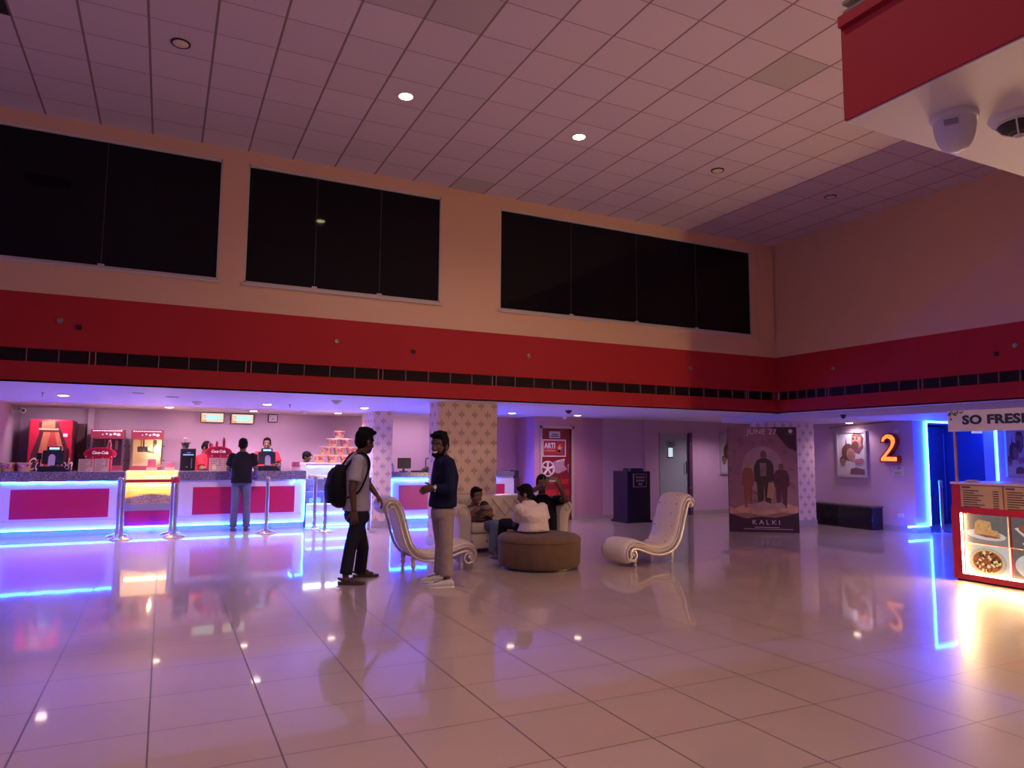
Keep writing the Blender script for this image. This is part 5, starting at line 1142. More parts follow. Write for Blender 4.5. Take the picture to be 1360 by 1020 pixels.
def head(g, c, ph, pitch=0, sc=1.0):
    """skin of a head; returns the local frame function"""
    f0, s0 = g.F(ph), g.W(ph); pr = math.radians(pitch); u0 = V((0, 0, 1))
    f = f0*math.cos(pr)-u0*math.sin(pr); u = u0*math.cos(pr)+f0*math.sin(pr); s = s0
    Rm = Matrix((s, f, u)).transposed()
    P = lambda a, b, z: c+(s*a+f*b+u*z)*sc
    bm = g.skin; E_ = lambda p, r: ball(bm, P(*p), V(r)*sc, 20, Rm)
    E_((0, -.005, .025), (.074, .096, .088)); E_((0, .022, -.035), (.062, .072, .082)); E_((0, .040, -.088), (.043, .045, .034)); E_((0, .015, -.075), (.055, .055, .045))
    caps(bm, P(0, .088, -.002), P(0, .108, -.042), .009*sc, .0135*sc); E_((.014, .094, -.045), (.009, .010, .008)); E_((-.014, .094, -.045), (.009, .010, .008))
    caps(bm, P(-.045, .070, .018), P(.045, .070, .018), .012*sc, .012*sc)
    for q in (-1, 1): E_((q*.038, .062, -.035), (.022, .022, .024)); E_((q*.076, -.012, -.022), (.010, .022, .032))
    caps(bm, P(-.018, .082, -.072), P(.018, .082, -.072), .011*sc, .011*sc)
    return P, Rm, sc
def face(root, H, beard=None, smile=False, brow=(.012, .008, .007)):
    P, Rm, sc = H
    for q in (-1, 1):
        bm = B(); ball(bm, P(q*.031, .079, -.006), V((.014, .012, .009))*sc, 12, Rm); e = obj('eye', bm, M_eye, root, True)
        bm = B(); ball(bm, P(q*.031, .0885, -.006), V((.0065, .004, .0065))*sc, 10, Rm); obj('iris', bm, M_iris, e, True)
        bm = B(); tube(bm, [P(q*.014, .087, .014), P(q*.032, .084, .021), P(q*.052, .070, .014)], [.0045*sc, .005*sc, .003*sc], 8); obj('eyebrow', bm, mat('dark_hair', brow, .6), root, True)
    bm = B()
    tube(bm, [P(-.028, .080, -.070+(.008 if smile else 0)), P(-.014, .091, -.071), P(0, .093, -.072), P(.014, .091, -.071), P(.028, .080, -.070+(.008 if smile else 0))], [.003*sc, .006*sc, .007*sc, .006*sc, .003*sc], 8); obj('lips', bm, M_lip, root, True)
    if smile:
        bm = B(); tube(bm, [P(-.027, .088, -.064), P(-.014, .098, -.069), P(0, .101, -.070), P(.014, .098, -.069), P(.027, .088, -.064)], [.005*sc, .008*sc, .0095*sc, .008*sc, .005*sc], 8); obj('teeth', bm, M_teeth, root, True)
def hair(root, H, style='short', beard=0):
    P, Rm, sc = H; bm = B(); E_ = lambda p, r: ball(bm, P(*p), V(r)*sc, 20, Rm); rn = random.Random(11)
    E_((0, -.016, .040), (.080, .097, .088)); E_((0, -.045, -.005), (.074, .062, .075))
    for q in (-1, 1): E_((q*.066, .012, .022), (.016, .040, .045)); caps(bm, P(q*.071, .020, .005), P(q*.072, .022, -.030), .008*sc, .006*sc)
    if style == 'tall':
        for i in range(26): a = rn.uniform(0, 6.28); q = rn.uniform(.1, .8); ball(bm, P(.07*q*math.cos(a), -.005+.085*q*math.sin(a), .105+.02*(1-q)), .026*sc, 10)
        for i in range(7): ball(bm, P(-.055+i*.018, .066+.012*(1-abs(i-3)/3), .094), .023*sc, 10)
    elif style == 'wavy':
        for i in range(30): a = rn.uniform(0, 6.28); q = rn.uniform(.2, 1); ball(bm, P(.076*q*math.cos(a), -.015+.09*q*math.sin(a), .088+.03*(1-q)), .028*sc, 10)
    else:
        for i in range(6): ball(bm, P(-.045+i*.018, .058+.012*(1-abs(i-2.5)/2.5), .090), .022*sc, 10)
    o = obj('hair', remesh(bm, .010, 2), mat('black_hair', (.006, .004, .004), .7, bump=.5, bscale=90, ior=1.2), root)
    if beard:
        bm = B(); E_2 = lambda p, r: ball(bm, P(*p), V(r)*sc, 16, Rm)
        E_2((0, .034, -.103), (.052, .054, .034)); E_2((0, .075, -.100), (.028, .016, .016))
        for q in (-1, 1): caps(bm, P(q*.064, .012, -.035), P(q*.050, .040, -.095), .014*sc, .022*sc); caps(bm, P(q*.030, .083, -.060), P(q*.036, .074, -.086), .009*sc, .012*sc)
        caps(bm, P(-.026, .090, -.058), P(.026, .090, -.058), .0055*sc, .0055*sc)
        obj('beard', remesh(bm, .009, 2), mat('black_hair'), root)
    return o
def limb(g, pts, rs, bm=None):
    bm = bm or g.skin
    for (a, b), (r0, r1) in zip(zip(pts, pts[1:]), zip(rs, rs[1:])): caps(bm, a, b, r0, r1)
def finish(g, label, skin_m, voxel=.009):
    me = remesh(g.skin, voxel, 3)
    bm = B(); bm.from_mesh(me); bpy.data.meshes.remove(me)
    bmesh.ops.recalc_face_normals(g.extra, faces=g.extra.faces); t = bpy.data.meshes.new('t'); g.extra.to_mesh(t); g.extra.free(); bm.from_mesh(t); bpy.data.meshes.remove(t)
    for f in bm.faces: f.smooth = True
    zmin = min(v.co.z for v in bm.verts)
    o = obj('person', bm, skin_m, None, True, False, (g.base.x, g.base.y, max(0, zmin) if zmin < .2 else 0), False)
    return tag(o, label, 'person')
def garment(root, name, bm, m, voxel=.012, it=3, label=None):
    o = obj(name, remesh(bm, voxel, it), m, root)
    if label: o['label'] = label
    return o
def shoe(root, heel, d, m, sole, ln=.27, wd=.048, name='shoe', h=.075):
    d = V((d.x, d.y, 0)).normalized(); t = V((-d.y, d.x, 0)); bm = B(); R = []
    for x, w_, hh in ((0, .55, .55), (.06, .8, 1.0), (.25, .9, 1.0), (.45, .95, .80), (.7, 1.08, .55), (.88, .9, .42), (.97, .55, .30), (1.0, .2, .2)):
        R.append(ring_pts(heel+d*(x*ln)+V((0, 0, .018+h*hh*.5)), t*wd*w_, V((0, 0, h*hh*.5)), 16, 2.6))
    loft(bm, R); o = obj(name, bm, m, root, True)
    bm = B(); R = [[heel+d*(x*ln)+t*(wd*1.06*w_*q)+V((0, 0, z)) for q, z in ((-1, .002), (1, .002), (1, .024), (-1, .024))] for x, w_ in ((-.015, .5), (.05, .85), (.3, .92), (.7, 1.1), (.9, .85), (1.01, .35))]
    loft(bm, R); obj('sole', bm, sole, o); return o
SK = mat('brown_skin', (.165, .078, .048), .6, var=.08, vscale=9); SK2 = mat('dark_brown_skin', (.095, .042, .028), .6, var=.08, vscale=9)
def legs(g, hips, knees, ankles, k=1.0):
    for h, kn, a in zip(hips, knees, ankles): limb(g, [h, kn, a], [.075*k, .052*k, .036*k])
def trousers(g, root, pel, ph, hips, knees, ankles, m, k=1.0, waist=None, hem=.055, name='trousers'):
    bm = B()
    if waist is None: waist = pel+V((0, 0, .11))
    R = [(waist, ph, .165*k, .115*k), (pel+(waist-pel)*.4, ph, .178*k, .128*k), (pel-(waist-pel)*.15, ph, .172*k, .122*k), (pel-(waist-pel)*.55, ph, .12*k, .09*k)]
    g.torso(bm, R)
    for h, kn, a in zip(hips, knees, ankles):
        caps(bm, h, kn, .094*k, .068*k); caps(bm, kn, kn, .067*k, .067*k); d = (a-kn); cone(bm, kn, kn+d*.97, .066*k, hem*k, 18)
    return garment(root, name, bm, m, .012, 3)
# ---------------------------------------------------------------- man with the backpack
g = Fig((1.95, 7.75)); ph = 74
nb = g.J(478, 602); ch = g.J(473, 628); up = g.J(474, 611); wa = g.J(473, 655); hm = g.J(473, 678); pel = g.J(474, 688)
W_ = g.W(ph)
shN, shF = g.J(470, 611)+W_*.17, g.J(476, 610)-W_*.17
elN, wrN = g.J(468, 651, -.24), g.J(470, 679, -.21)
elF, wrF = g.J(488, 641, .20), g.J(500, 657, .16)
Hd = head(g, g.J(484.5, 586, .02), 48, 8, 1.12)
limb(g, [nb-V((0, 0, .02)), g.J(483, 594, .015)], [.062, .054])
g.torso(g.skin, [(hm, ph, .15, .11), (wa, ph, .14, .10), (ch, ph, .16, .105), (up, ph, .14, .08), (nb, ph, .06, .05)])
limb(g, [shN, elN, wrN], [.052, .043, .028]); limb(g, [shF, elF, wrF], [.052, .043, .027])
hand(g.extra, wrN, V((0, 0, -1))+g.r*.08, -g.n, 1, .5, 1.08); hand(g.extra, wrF, g.J(508, 668, .14)-wrF, V((0, 0, 1))+g.r*.4, 1, .35, 1.08, .12)
hips = [g.J(473, 691)+W_*.09, g.J(476, 691)-W_*.09]; kn = [g.J(465, 729, -.14), g.J(482, 728, .16)]; an = [g.J(459, 764, -.18), g.J(478, 759, .25)]
legs(g, hips, kn, an); 
for a, d in ((an[0], g.F(104)), (an[1], g.F(86))): caps(g.skin, V((a.x, a.y, .05)), V((a.x, a.y, .032))+d*.13, .035, .024)
P1 = finish(g, 'person in a grey shirt standing with a black backpack, touching a chaise', SK2)
face(P1, Hd); hair(P1, Hd, 'tall')
bm = B(); g.torso(bm, [(hm, ph, .178, .140), (g.J(473, 667), ph, .172, .136), (wa, ph, .165, .130), (ch, ph, .186, .134), (up, ph, .165, .102), (g.J(476, 605), ph, .11, .075), (nb+V((0, 0, .012)), ph, .068, .062)])
cone(bm, shN+(shN-elN)*.10, shN+(elN-shN)*.72, .068, .078, 20); ball(bm, shN, .067); cone(bm, shF, shF+(elF-shF)*.72, .068, .074, 20); ball(bm, shF, .067)
garment(P1, 't_shirt', bm, cloth('grey_tshirt', (.40, .37, .42), .85, .5), .011, 3, 'light grey short-sleeved t-shirt')
trousers(g, P1, pel, ph, hips, kn, an, cloth('dark_denim', (.016, .016, .03), .8), 1.0, g.J(473, 676), .068)
for a, d in ((an[0], g.F(104)), (an[1], g.F(86))):
    hl = V((a.x, a.y, 0))-d*.07; t_ = V((-d.y, d.x, 0)); bm = B()
    R = [[hl+d*(x*.27)+t_*(.05*w_*q)+V((0, 0, z)) for q, z in ((-1, .001), (1, .001), (1, .026), (-1, .026))] for x, w_ in ((-.03, .5), (.05, .85), (.3, .9), (.7, 1.1), (.92, .85), (1.02, .4))]
    loft(bm, R); sd = obj('sandal', bm, mat('brown_sandal', (.05, .03, .03), .6), P1)
    bm = B()
    for x0, x1 in ((.42, .62), (.62, .50)):
        tube(bm, smoothpath([hl+d*(x0*.27)+t_*.048+V((0, 0, .02)), hl+d*((x0+x1)/2*.27)+V((0, 0, .068)), hl+d*(x1*.27)-t_*.048+V((0, 0, .02))], 4), .013, 8)
    tube(bm, smoothpath([hl+d*.10+t_*.045+V((0, 0, .03)), hl-d*.005+V((0, 0, .06)), hl+d*.10-t_*.045+V((0, 0, .03))], 4), .011, 8); obj('sandal_strap', bm, mat('brown_sandal'), sd, True)
# backpack
bc = g.J(452, 641, 0); fb = g.F(ph)
t = thing('backpack', 'black backpack worn by the man in the grey t-shirt', 'backpack', (bc.x, bc.y, bc.z-.24))
bm = B(); R = []
cb = lambda py, px: g.J(px, py, .0)
for py, px, hw, hd in ((674, 452.5, .07, .03), (671, 451.5, .13, .06), (660, 450, .155, .083), (640, 448.5, .16, .092), (628, 450, .155, .080), (621, 453, .14, .055), (617, 455, .10, .03)):
    R.append(ring_pts(cb(py, px)-fb*.02, g.W(ph)*hw, fb*hd, 24, 3.2))
loft(bm, R); M_bag = cloth('black_nylon', (.010, .010, .016), .7, .3); obj('bag_body', bm, M_bag, t, True)
bm = B(); R = []
for py, hw, hd in ((668, .10, .03), (660, .12, .045), (645, .12, .045), (640, .09, .02)): R.append(ring_pts(cb(py, 448.2)-fb*.085, g.W(ph)*hw, fb*hd, 20, 3))
loft(bm, R); obj('front_pocket', bm, M_bag, t, True)
for sd, sh in ((1, shN), (-1, shF)):
    off = g.W(ph)*.115*sd; bm = B()
    path = smoothpath([cb(622, 455)+off*.8, g.J(464, 610)+off*.95, g.J(473, 601.5)+off*1.02, g.J(481.5, 604)+off*1.1, g.J(484, 616)+off*1.18+fb*.015, g.J(480, 634)+off*1.45, g.J(470, 652)+off*1.62, cb(660, 457)+off*1.15], 5)
    rings = []
    for i, p in enumerate(path):
        d = (path[min(i+1, len(path)-1)]-path[max(i-1, 0)]).normalized(); u = g.W(ph); u = (u-d*u.dot(d)).normalized(); v = d.cross(u); w2 = .038 if i < len(path)*.66 else .014
        rings.append(ring_pts(p, u*w2, v*.009, 12, 3))
    loft(bm, rings); obj('shoulder_strap', bm, M_bag, t, True)
bm = B(); tube(bm, smoothpath([cb(618, 455)+g.W(ph)*.03, cb(615, 456), cb(618, 455)-g.W(ph)*.03], 4), .009, 8); obj('grab_handle', bm, M_bag, t, True)
# ---------------------------------------------------------------- smiling man in navy
g = Fig((2.66, 7.2)); ph = -97; W_ = g.W(ph)
nb = g.J(588, 606); up = g.J(590, 613); ch = g.J(591, 632); wa = g.J(589, 655); hm = g.J(587.5, 673); pel = g.J(588, 685)
shN, shF = g.J(593, 615)-W_*.18, g.J(587, 614)+W_*.18
elN, wrN = g.J(597, 650, -.25), g.J(574, 648, -.27); elF, wrF = g.J(587, 648, .22), g.J(570, 646, .02)
Hd = head(g, g.J(584.5, 591), -146, 2, 1.08)
limb(g, [nb-V((0, 0, .03)), g.J(586.5, 598)], [.064, .056])
g.torso(g.skin, [(hm, ph, .15, .11), (wa, ph, .14, .105), (ch, ph, .16, .11), (up, ph, .14, .085), (nb, ph, .06, .05)])
limb(g, [shN, elN, wrN], [.053, .044, .029]); limb(g, [shF, elF, wrF], [.053, .044, .028])
hand(g.extra, wrN, g.J(560, 651, -.22)-wrN, -g.n+V((0, 0, .4)), 1, .55, 1.05); hand(g.extra, wrF, g.J(560, 650, -.10)-wrF, V((0, 0, 1))-g.n*.3, -1, .6, 1.05)
hips = [g.J(591, 688)-W_*.085, g.J(585, 688)+W_*.085]; kn = [g.J(593, 726, -.13), g.J(586, 723, .14)]; an = [g.J(593, 767, -.17), g.J(584, 762, .19)]
legs(g, hips, kn, an)
for a, d in ((an[0], g.F(-97)), (an[1], g.F(-108))): caps(g.skin, V((a.x, a.y, .06)), V((a.x, a.y, .045))+d*.12, .034, .024)
P2_ = finish(g, 'bearded person smiling, standing in a navy top and beige trousers', SK2)
face(P2_, Hd, smile=True); hair(P2_, Hd, 'tall', 1)
bm = B(); g.torso(bm, [(hm, ph, .182, .148), (g.J(588, 667), ph, .186, .150), (wa, ph, .175, .140), (ch, ph, .19, .145), (up, ph, .17, .112), (g.J(589, 608.5), ph, .11, .08), (nb+V((0, 0, .015)), ph, .068, .062)])
for sh, el, wr in ((shN, elN, wrN), (shF, elF, wrF)): caps(bm, sh, el, .068, .056); cone(bm, el, wr+(el-wr)*.22, .057, .043, 18)
M_navy2 = cloth('navy_jersey', (.008, .009, .038), .85, .5); garment(P2_, 'long_sleeved_top', bm, M_navy2, .011, 3, 'navy long-sleeved top')
trousers(g, P2_, pel, ph, hips, kn, an, cloth('beige_chino', (.30, .235, .21), .85, .5), 1.0, g.J(588, 674), .066)
for a, d in ((an[0], g.F(-97)), (an[1], g.F(-108))): shoe(P2_, V((a.x, a.y, 0))-d*.075, d, mat('white_canvas', (.58, .54, .56), .6), mat('white_rubber', (.7, .66, .66), .5), .285, .049, 'trainer')
bm = B(); wdir = (wrN-elN).normalized(); u, v = perp(wdir); tube(bm, [wrN-wdir*.03+(u*math.cos(a)+v*math.sin(a))*.034 for a in [2*PI*i/20 for i in range(21)]], .0065, 8)
wt = obj('wristwatch', bm, mat('pale_watch_metal', (.75, .65, .6), .3, .9), P2_, True)
bm = B(); q = wrN-wdir*.03-g.n*.036+V((0, 0, .012)); cone(bm, q, q-g.n*.008, .017, .016, 16); obj('watch_face', bm, M_wt, wt)
# ---------------------------------------------------------------- man lounging on the sofa
g = Fig((4.12, 9.36)); ph = 150
nb = g.J(630, 672, .08); up = g.J(629, 677, .05); ch = g.J(634, 684, .0); wa = g.J(643, 694, -.03); pel = g.J(648, 699, -.03)
shL, shR = g.J(614, 680, .02), g.J(643, 671, .06)
elL, wrL = g.J(613, 697, -.10), g.J(633, 689, -.22); elR, wrR = g.J(652, 684, -.10), g.J(640, 681, -.24)
Hd = head(g, g.J(632.5, 658, .04), 152, 6, 1.0)
limb(g, [nb, g.J(631.5, 664, .06)], [.058, .052])
g.torso(g.skin, [(pel, ph, .15, .11), (wa, ph, .14, .105), (ch, ph, .15, .105), (up, ph, .13, .08), (nb, ph, .06, .05)])
limb(g, [shL, elL, wrL], [.052, .042, .028]); limb(g, [shR, elR, wrR], [.052, .042, .028])
hand(g.extra, wrL, g.J(640, 683, -.27)-wrL, -g.n+V((0, 0, .3)), 1, .7); hand(g.extra, wrR, g.J(633, 678, -.28)-wrR, -g.n+V((0, 0, .4)), -1, .7)
hips = [g.J(645, 700, -.06), g.J(654, 698, .02)]; kn = [g.J(657, 696, -.50), g.J(688, 695, -.34)]; an = [g.J(655, 734, -.52), g.J(697, 733, -.40)]
legs(g, hips, kn, an)
for a, d in zip(an, (g.F(165), g.F(120))): caps(g.skin, V((a.x, a.y, .06)), V((a.x, a.y, .045))+d*.12, .034, .024)
P3 = finish(g, 'person lounging on the cream sofa in a maroon striped polo shirt', SK)
face(P3, Hd); hair(P3, Hd, 'short')
def m_polo():
    n = NB('striped_polo', .85); z = n.add(n.mul(n.z, 1.0), n.mul(n.x, -.18)); u = n.sub(z, -.15)
    s1 = n.mul(n.gt(u, .005), n.lt(u, .05)); s2 = n.mul(n.gt(u, -.06), n.lt(u, .005)); s3 = n.mul(n.gt(u, -.10), n.lt(u, -.06))
    c = n.mix(s1, (.055, .016, .022), (.22, .17, .17)); c = n.mix(s2, c, (.20, .055, .035)); c = n.mix(s3, c, (.05, .05, .09)); n.color(c); n.bump(n.noise(16, 3), .35, .03); return n.m
bm = B(); g.torso(bm, [(pel-V((0, 0, .01)), ph, .175, .140), (wa, ph, .168, .140), (ch, ph, .175, .132), (up, ph, .155, .105), (nb+V((0, 0, .01)), ph, .068, .06)])
for sh, el in ((shL, elL), (shR, elR)): ball(bm, sh, .066); cone(bm, sh, sh+(el-sh)*.75, .068, .068, 18)
garment(P3, 'polo_shirt', bm, m_polo(), .011, 3, 'maroon polo shirt with grey and rust stripes')
trousers(g, P3, pel, ph, hips, kn, an, cloth('blue_denim', (.13, .16, .24), .85, .5), .96, g.J(645, 696, -.03), .07, 'jeans')
for a, d in zip(an, (g.F(165), g.F(120))): shoe(P3, V((a.x, a.y, 0))-d*.08, d, mat('dark_trainer', (.06, .045, .05), .6), mat('pale_sole', (.45, .40, .38), .6), .28)
pc_ = g.J(637, 680, -.30); bm = B(); box(bm, -.036, .036, -.004, .004, -.075, .075, .003, Matrix.Translation(pc_) @ Matrix.Rotation(-.45, 4, 'Z') @ Matrix.Rotation(-.9, 4, 'X') @ Matrix.Rotation(.7, 4, 'Y'))
o = tag(obj('phone', bm, M_black), 'dark phone held low by the man lounging on the sofa', 'phone')
# ---------------------------------------------------------------- man on the ottoman, from behind
g = Fig((4.18, 7.92)); ph = -42
pel = g.J(708, 708, .02); wa = g.J(709, 699, .0); ch = g.J(708, 684, -.01); up = g.J(706, 673, .02); nb = g.J(701, 666, .05)
pel.z = .50
W_ = g.W(ph); shL = g.J(705, 675, .02)-W_*.18; shR = g.J(706, 675, .02)+W_*.18
elL, wrL = g.J(685, 697, .05), g.J(672, 697, .20); elR, wrR = g.J(725, 697, .18), g.J(700, 698, .34)
Hd = head(g, g.J(697.5, 656, .06), -78, 16, 1.02)
limb(g, [nb-V((0, 0, .02)), g.J(698.5, 662, .06)], [.06, .054])
g.torso(g.skin, [(pel, ph, .155, .115), (wa, ph, .14, .10), (ch, ph, .155, .105), (up, ph, .14, .08), (nb, ph, .06, .05)])
limb(g, [shL, elL, wrL], [.052, .043, .028]); limb(g, [shR, elR, wrR], [.052, .043, .028])
hand(g.extra, wrL, g.F(-40)+V((0, 0, .1)), V((0, 0, 1)), 1, .5); hand(g.extra, wrR, g.F(-60), V((0, 0, 1)), -1, .5)
hips = [pel-W_*.09+V((0, 0, .0)), pel+W_*.09]; kn = [g.J(668, 705, .26), g.J(688, 702, .50)]
for k_ in kn: k_.z = .49
an = [V((kn[0].x, kn[0].y, .07))+g.F(-42)*.04, V((kn[1].x, kn[1].y, .07))+g.F(-42)*.02]
legs(g, hips, kn, an)
for a in an: caps(g.skin, V((a.x, a.y, .06)), V((a.x, a.y, .045))+g.F(-42)*.12, .034, .024)
P4 = finish(g, 'person sitting on the round brown ottoman in a white shirt, seen from behind', SK)
face(P4, Hd); hair(P4, Hd, 'short')
bm = B(); g.torso(bm, [(pel-V((0, 0, .075)), ph, .215, .165), (wa-V((0, 0, .03)), ph, .20, .16), (wa+V((0, 0, .05)), ph, .18, .142), (ch, ph, .195, .142), (up, ph, .17, .11), (g.J(703, 669, .04), ph, .11, .08), (nb+V((0, 0, .018)), ph, .068, .064)])
for sh, el in ((shL, elL), (shR, elR)): ball(bm, sh, .068); cone(bm, sh, sh+(el-sh)*.68, .070, .074, 18)
garment(P4, 'shirt', bm, cloth('white_shirt', (.66, .55, .53), .8, .9), .011, 3, 'creased white short-sleeved shirt')
trousers(g, P4, pel, ph, hips, kn, an, cloth('black_trousers', (.012, .011, .014), .8), .95, pel+V((0, 0, .08)), .06)
for a in an: shoe(P4, V((a.x, a.y, 0))-g.F(-42)*.08, g.F(-42), mat('dark_trainer'), mat('pale_sole'), .28)
# ---------------------------------------------------------------- man taking a photo from the sofa
g = Fig((5.10, 9.32)); ph = 192
pel = g.J(724, 701, .04); pel.z = .50; wa = g.J(724, 690, .05); ch = g.J(722, 674, .08); up = g.J(721, 664, .10); nb = g.J(720, 658, .10)
W_ = g.W(ph); shA = g.J(707, 664, .08); shB = g.J(738, 664, .10)
elA, wrA = g.J(701, 655, -.18), g.J(722, 644, -.36); elB, wrB = g.J(752, 664, -.15), g.J(743, 646, -.33)
Hd = head(g, g.J(719.5, 641.5, .04), 180, 8, 1.05)
limb(g, [nb, g.J(719.5, 650, .07)], [.06, .054])
g.torso(g.skin, [(pel, ph, .155, .115), (wa, ph, .145, .105), (ch, ph, .16, .11), (up, ph, .14, .085), (nb, ph, .06, .05)])
limb(g, [shA, elA, wrA], [.055, .046, .03]); limb(g, [shB, elB, wrB], [.055, .046, .03])
ctr = g.J(733, 637, -.38)
hand(g.extra, wrA, g.J(728, 638, -.36)-wrA, -g.n, -1, .75, 1.05); hand(g.extra, wrB, g.J(738.5, 638, -.36)-wrB, -g.n, 1, .75, 1.05)
hips = [pel-W_*.09, pel+W_*.09]; kn = [g.J(716, 706, -.42), g.J(734, 706, -.42)]
for k_ in kn: k_.z = .49
an = [V((q.x, q.y, .07))-g.n*.03 for q in kn]
legs(g, hips, kn, an)
for a in an: caps(g.skin, V((a.x, a.y, .06)), V((a.x, a.y, .045))-g.n*.12, .034, .024)
P5 = finish(g, 'person in black on the sofa, raising a phone with both hands', SK)
face(P5, Hd); hair(P5, Hd, 'short')
bm = B(); g.torso(bm, [(pel-V((0, 0, .02)), ph, .19, .15), (wa, ph, .18, .145), (ch, ph, .19, .14), (up, ph, .168, .11), (nb+V((0, 0, .015)), ph, .07, .064)])
for sh, el in ((shA, elA), (shB, elB)): ball(bm, sh, .07); cone(bm, sh, sh+(el-sh)*.62, .072, .072, 18)
garment(P5, 't_shirt', bm, cloth('black_tshirt', (.007, .006, .010), .85), .011, 3, 'black t-shirt')
trousers(g, P5, pel, ph, hips, kn, an, cloth('black_trousers'), .95, pel+V((0, 0, .08)), .06)
for a in an: shoe(P5, V((a.x, a.y, 0))+g.n*.08, -g.n, mat('dark_trainer'), mat('pale_sole'), .28)
bm = B()
for q in ((-.055, .04), (.045, .045)): box(bm, q[0]-.022, q[0]+.022, -.16, -.135, q[1]-.006, q[1]+.006, 0, Matrix.Translation(ch) @ Matrix(((g.r.x, g.n.x, 0, 0), (g.r.y, g.n.y, 0, 0), (0, 0, 1, 0), (0, 0, 0, 1))))
obj('shirt_print', bm, mat('grey_print', (.35, .33, .40), .6), P5)
MR = Matrix.Translation(ctr) @ Matrix(((g.r.x, g.n.x, 0, 0), (g.r.y, g.n.y, 0, 0), (0, 0, 1, 0), (0, 0, 0, 1)))
t = thing('phone', 'phone held up sideways in both hands by the man taking a photo', 'phone', ctr)
bm = B(); box(bm, -.078, .078, -.004, .004, -.037, .037, .004, MR); obj('case', bm, mat('grey_phone_case', (.22, .18, .17), .4), t)
bm = B(); box(bm, -.04, .05, -.008, -.004, .0-.03, .0-.008, .002, MR); obj('camera_bar', bm, M_wt, t)
bm = B(); [ball(bm, MR @ V((x, -.005, .018)), (.009, .009, .009), 10) for x in (-.06, -.04)]; obj('lens', bm, M_black, t, True)
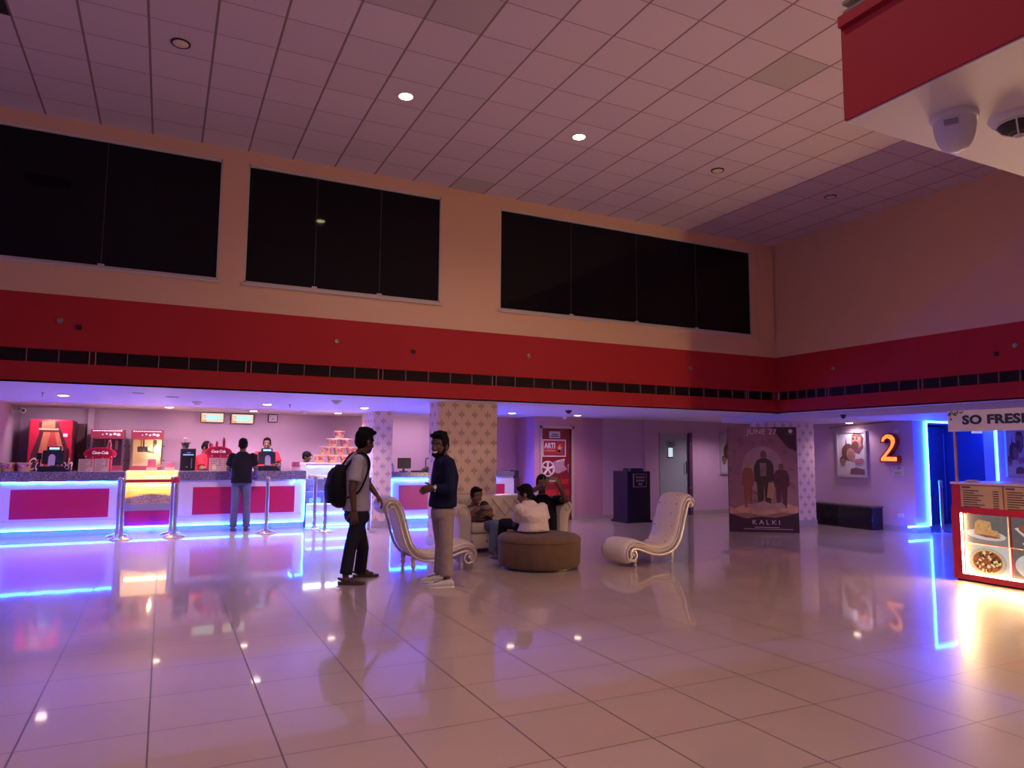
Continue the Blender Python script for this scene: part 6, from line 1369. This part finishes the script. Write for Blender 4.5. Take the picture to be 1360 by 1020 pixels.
# ---------------------------------------------------------------- customer and counter staff
def stand(base, ph, H, label, skin, top, topn, bottom, armsJ, hairst='short', headph=None, pitch=0, capm=None, lean=(0, 0), bend=0.0, long_=False):
    g = Fig(base); k = H/1.72; f, w_ = g.F(ph), g.W(ph); Z = lambda z, a=0, b=0: g.base+V((0, 0, z*k))+f*a+w_*b
    lf = lambda z: f*lean[0]*max(0, z-.9)+w_*lean[1]*max(0, z-.9)
    bz = -bend
    pel = Z(.92)+V((0, 0, bz)); T = lambda z: Z(z)+lf(z)+V((0, 0, bz))
    wa, ch, up, nb = T(1.06), T(1.24), T(1.38), T(1.445)
    shA, shB = T(1.375)+w_*.175*k, T(1.375)-w_*.175*k
    Hd = head(g, T(1.585)+lf(1.585)*.3, ph if headph is None else headph, pitch, 1.0*k)
    limb(g, [nb-V((0, 0, .03)), T(1.50)], [.06*k, .053*k])
    g.torso(g.skin, [(pel, ph, .15*k, .11*k), (wa, ph, .14*k, .10*k), (ch, ph, .16*k, .105*k), (up, ph, .14*k, .085*k), (nb, ph, .06*k, .05*k)])
    arms = []
    for sh, (ea, eb, ez, wa_, wb, wz), sg in ((shA, armsJ[0], 1), (shB, armsJ[1], -1)):
        el = sh+f*ea*k+w_*eb*sg*k+V((0, 0, ez*k)); wr = el+f*wa_*k+w_*wb*sg*k+V((0, 0, wz*k)); limb(g, [sh, el, wr], [.05*k, .042*k, .027*k]); hand(g.extra, wr, wr-el, V((0, 0, 1)) if abs((wr-el).normalized().z) < .8 else w_*sg, sg, .5, k); arms.append((sh, el, wr))
    hips = [pel+w_*.085*k-V((0, 0, .03)), pel-w_*.085*k-V((0, 0, .03))]; fb = bend*.9
    kn = [Z(.49, .02+fb, .10*k)+V((0, 0, bz*.4)), Z(.49, .02+fb, -.10*k)+V((0, 0, bz*.4))]; an = [Z(.085, 0, .115*k), Z(.085, 0, -.115*k)]
    legs(g, hips, kn, an, k)
    for a in an: caps(g.skin, V((a.x, a.y, .06)), V((a.x, a.y, .045))+f*.11, .034, .024)
    P = finish(g, label, skin, .010); face(P, Hd); 
    if capm is None: hair(P, Hd, hairst)
    else:
        PP_, Rm, sc = Hd; hair(P, Hd, 'short'); bm = B(); ball(bm, PP_(0, -.008, .05), V((.088, .105, .085))*sc, 20, Rm); caps(bm, PP_(-.045, .10, .055), PP_(.045, .10, .055), .018*sc, .018*sc); caps(bm, PP_(-.03, .135, .05), PP_(.03, .135, .05), .012*sc, .012*sc); obj('cap', remesh(bm, .009, 2), capm, P)
    bm = B(); g.torso(bm, [(T(.89) if bend == 0 else pel-V((0, 0, .02)), ph, .185*k, .145*k), (wa, ph, .17*k, .135*k), (ch, ph, .188*k, .135*k), (up, ph, .165*k, .105*k), (T(1.425), ph, .11*k, .08*k), (nb+V((0, 0, .015)), ph, .068*k, .062*k)])
    for sh, el, wr in arms: ball(bm, sh, .066*k); cone(bm, sh, sh+(el-sh)*.72, .068*k, .073*k, 18)
    garment(P, topn, bm, top, .012, 3)
    trousers(g, P, pel, ph, hips, kn, an, bottom, k, pel+V((0, 0, .10)), .064)
    for a in an: shoe(P, V((a.x, a.y, 0))-f*.08, f, mat('dark_trainer'), mat('pale_sole'), .27*k)
    return g, P
stand((1.23, 13.08), 8, 1.62, 'person in black standing at the snack counter, back turned', SK2, cloth('black_tshirt'), 't_shirt', cloth('grey_blue_denim', (.10, .11, .20), .85), ((.03, .06, -.24, .16, -.02, -.10), (.03, .06, -.24, .16, -.02, -.10)), 'short')
M_redsh = cloth('red_uniform', (.55, .03, .05), .8)
stand((1.80, 14.5), 184, 1.66, 'person in a red shirt standing behind the right-hand cash register', SK2, M_redsh, 'polo_shirt', cloth('black_trousers'), ((.05, .08, -.22, .22, -.06, .02), (.05, .08, -.22, .22, -.06, .02)), 'short')
stand((.64, 14.72), 120, 1.60, 'person in a red shirt bending behind the right oval drinks sign', SK, M_redsh, 'polo_shirt', cloth('black_trousers'), ((.10, .05, -.22, .24, -.05, .04), (.10, .05, -.22, .24, -.05, .04)), 'short', 110, 30, cloth('black_cap', (.012, .012, .016), .8), (.12, 0), .03)
stand((2.56, 14.75), 105, 1.45, 'person in a black cap crouching behind the glass display case', SK2, cloth('black_tshirt'), 't_shirt', cloth('black_trousers'), ((.06, .06, -.22, .2, -.04, .02), (.06, .06, -.22, .2, -.04, .02)), 'short', 100, 8, cloth('black_cap'), (.05, 0), .06)
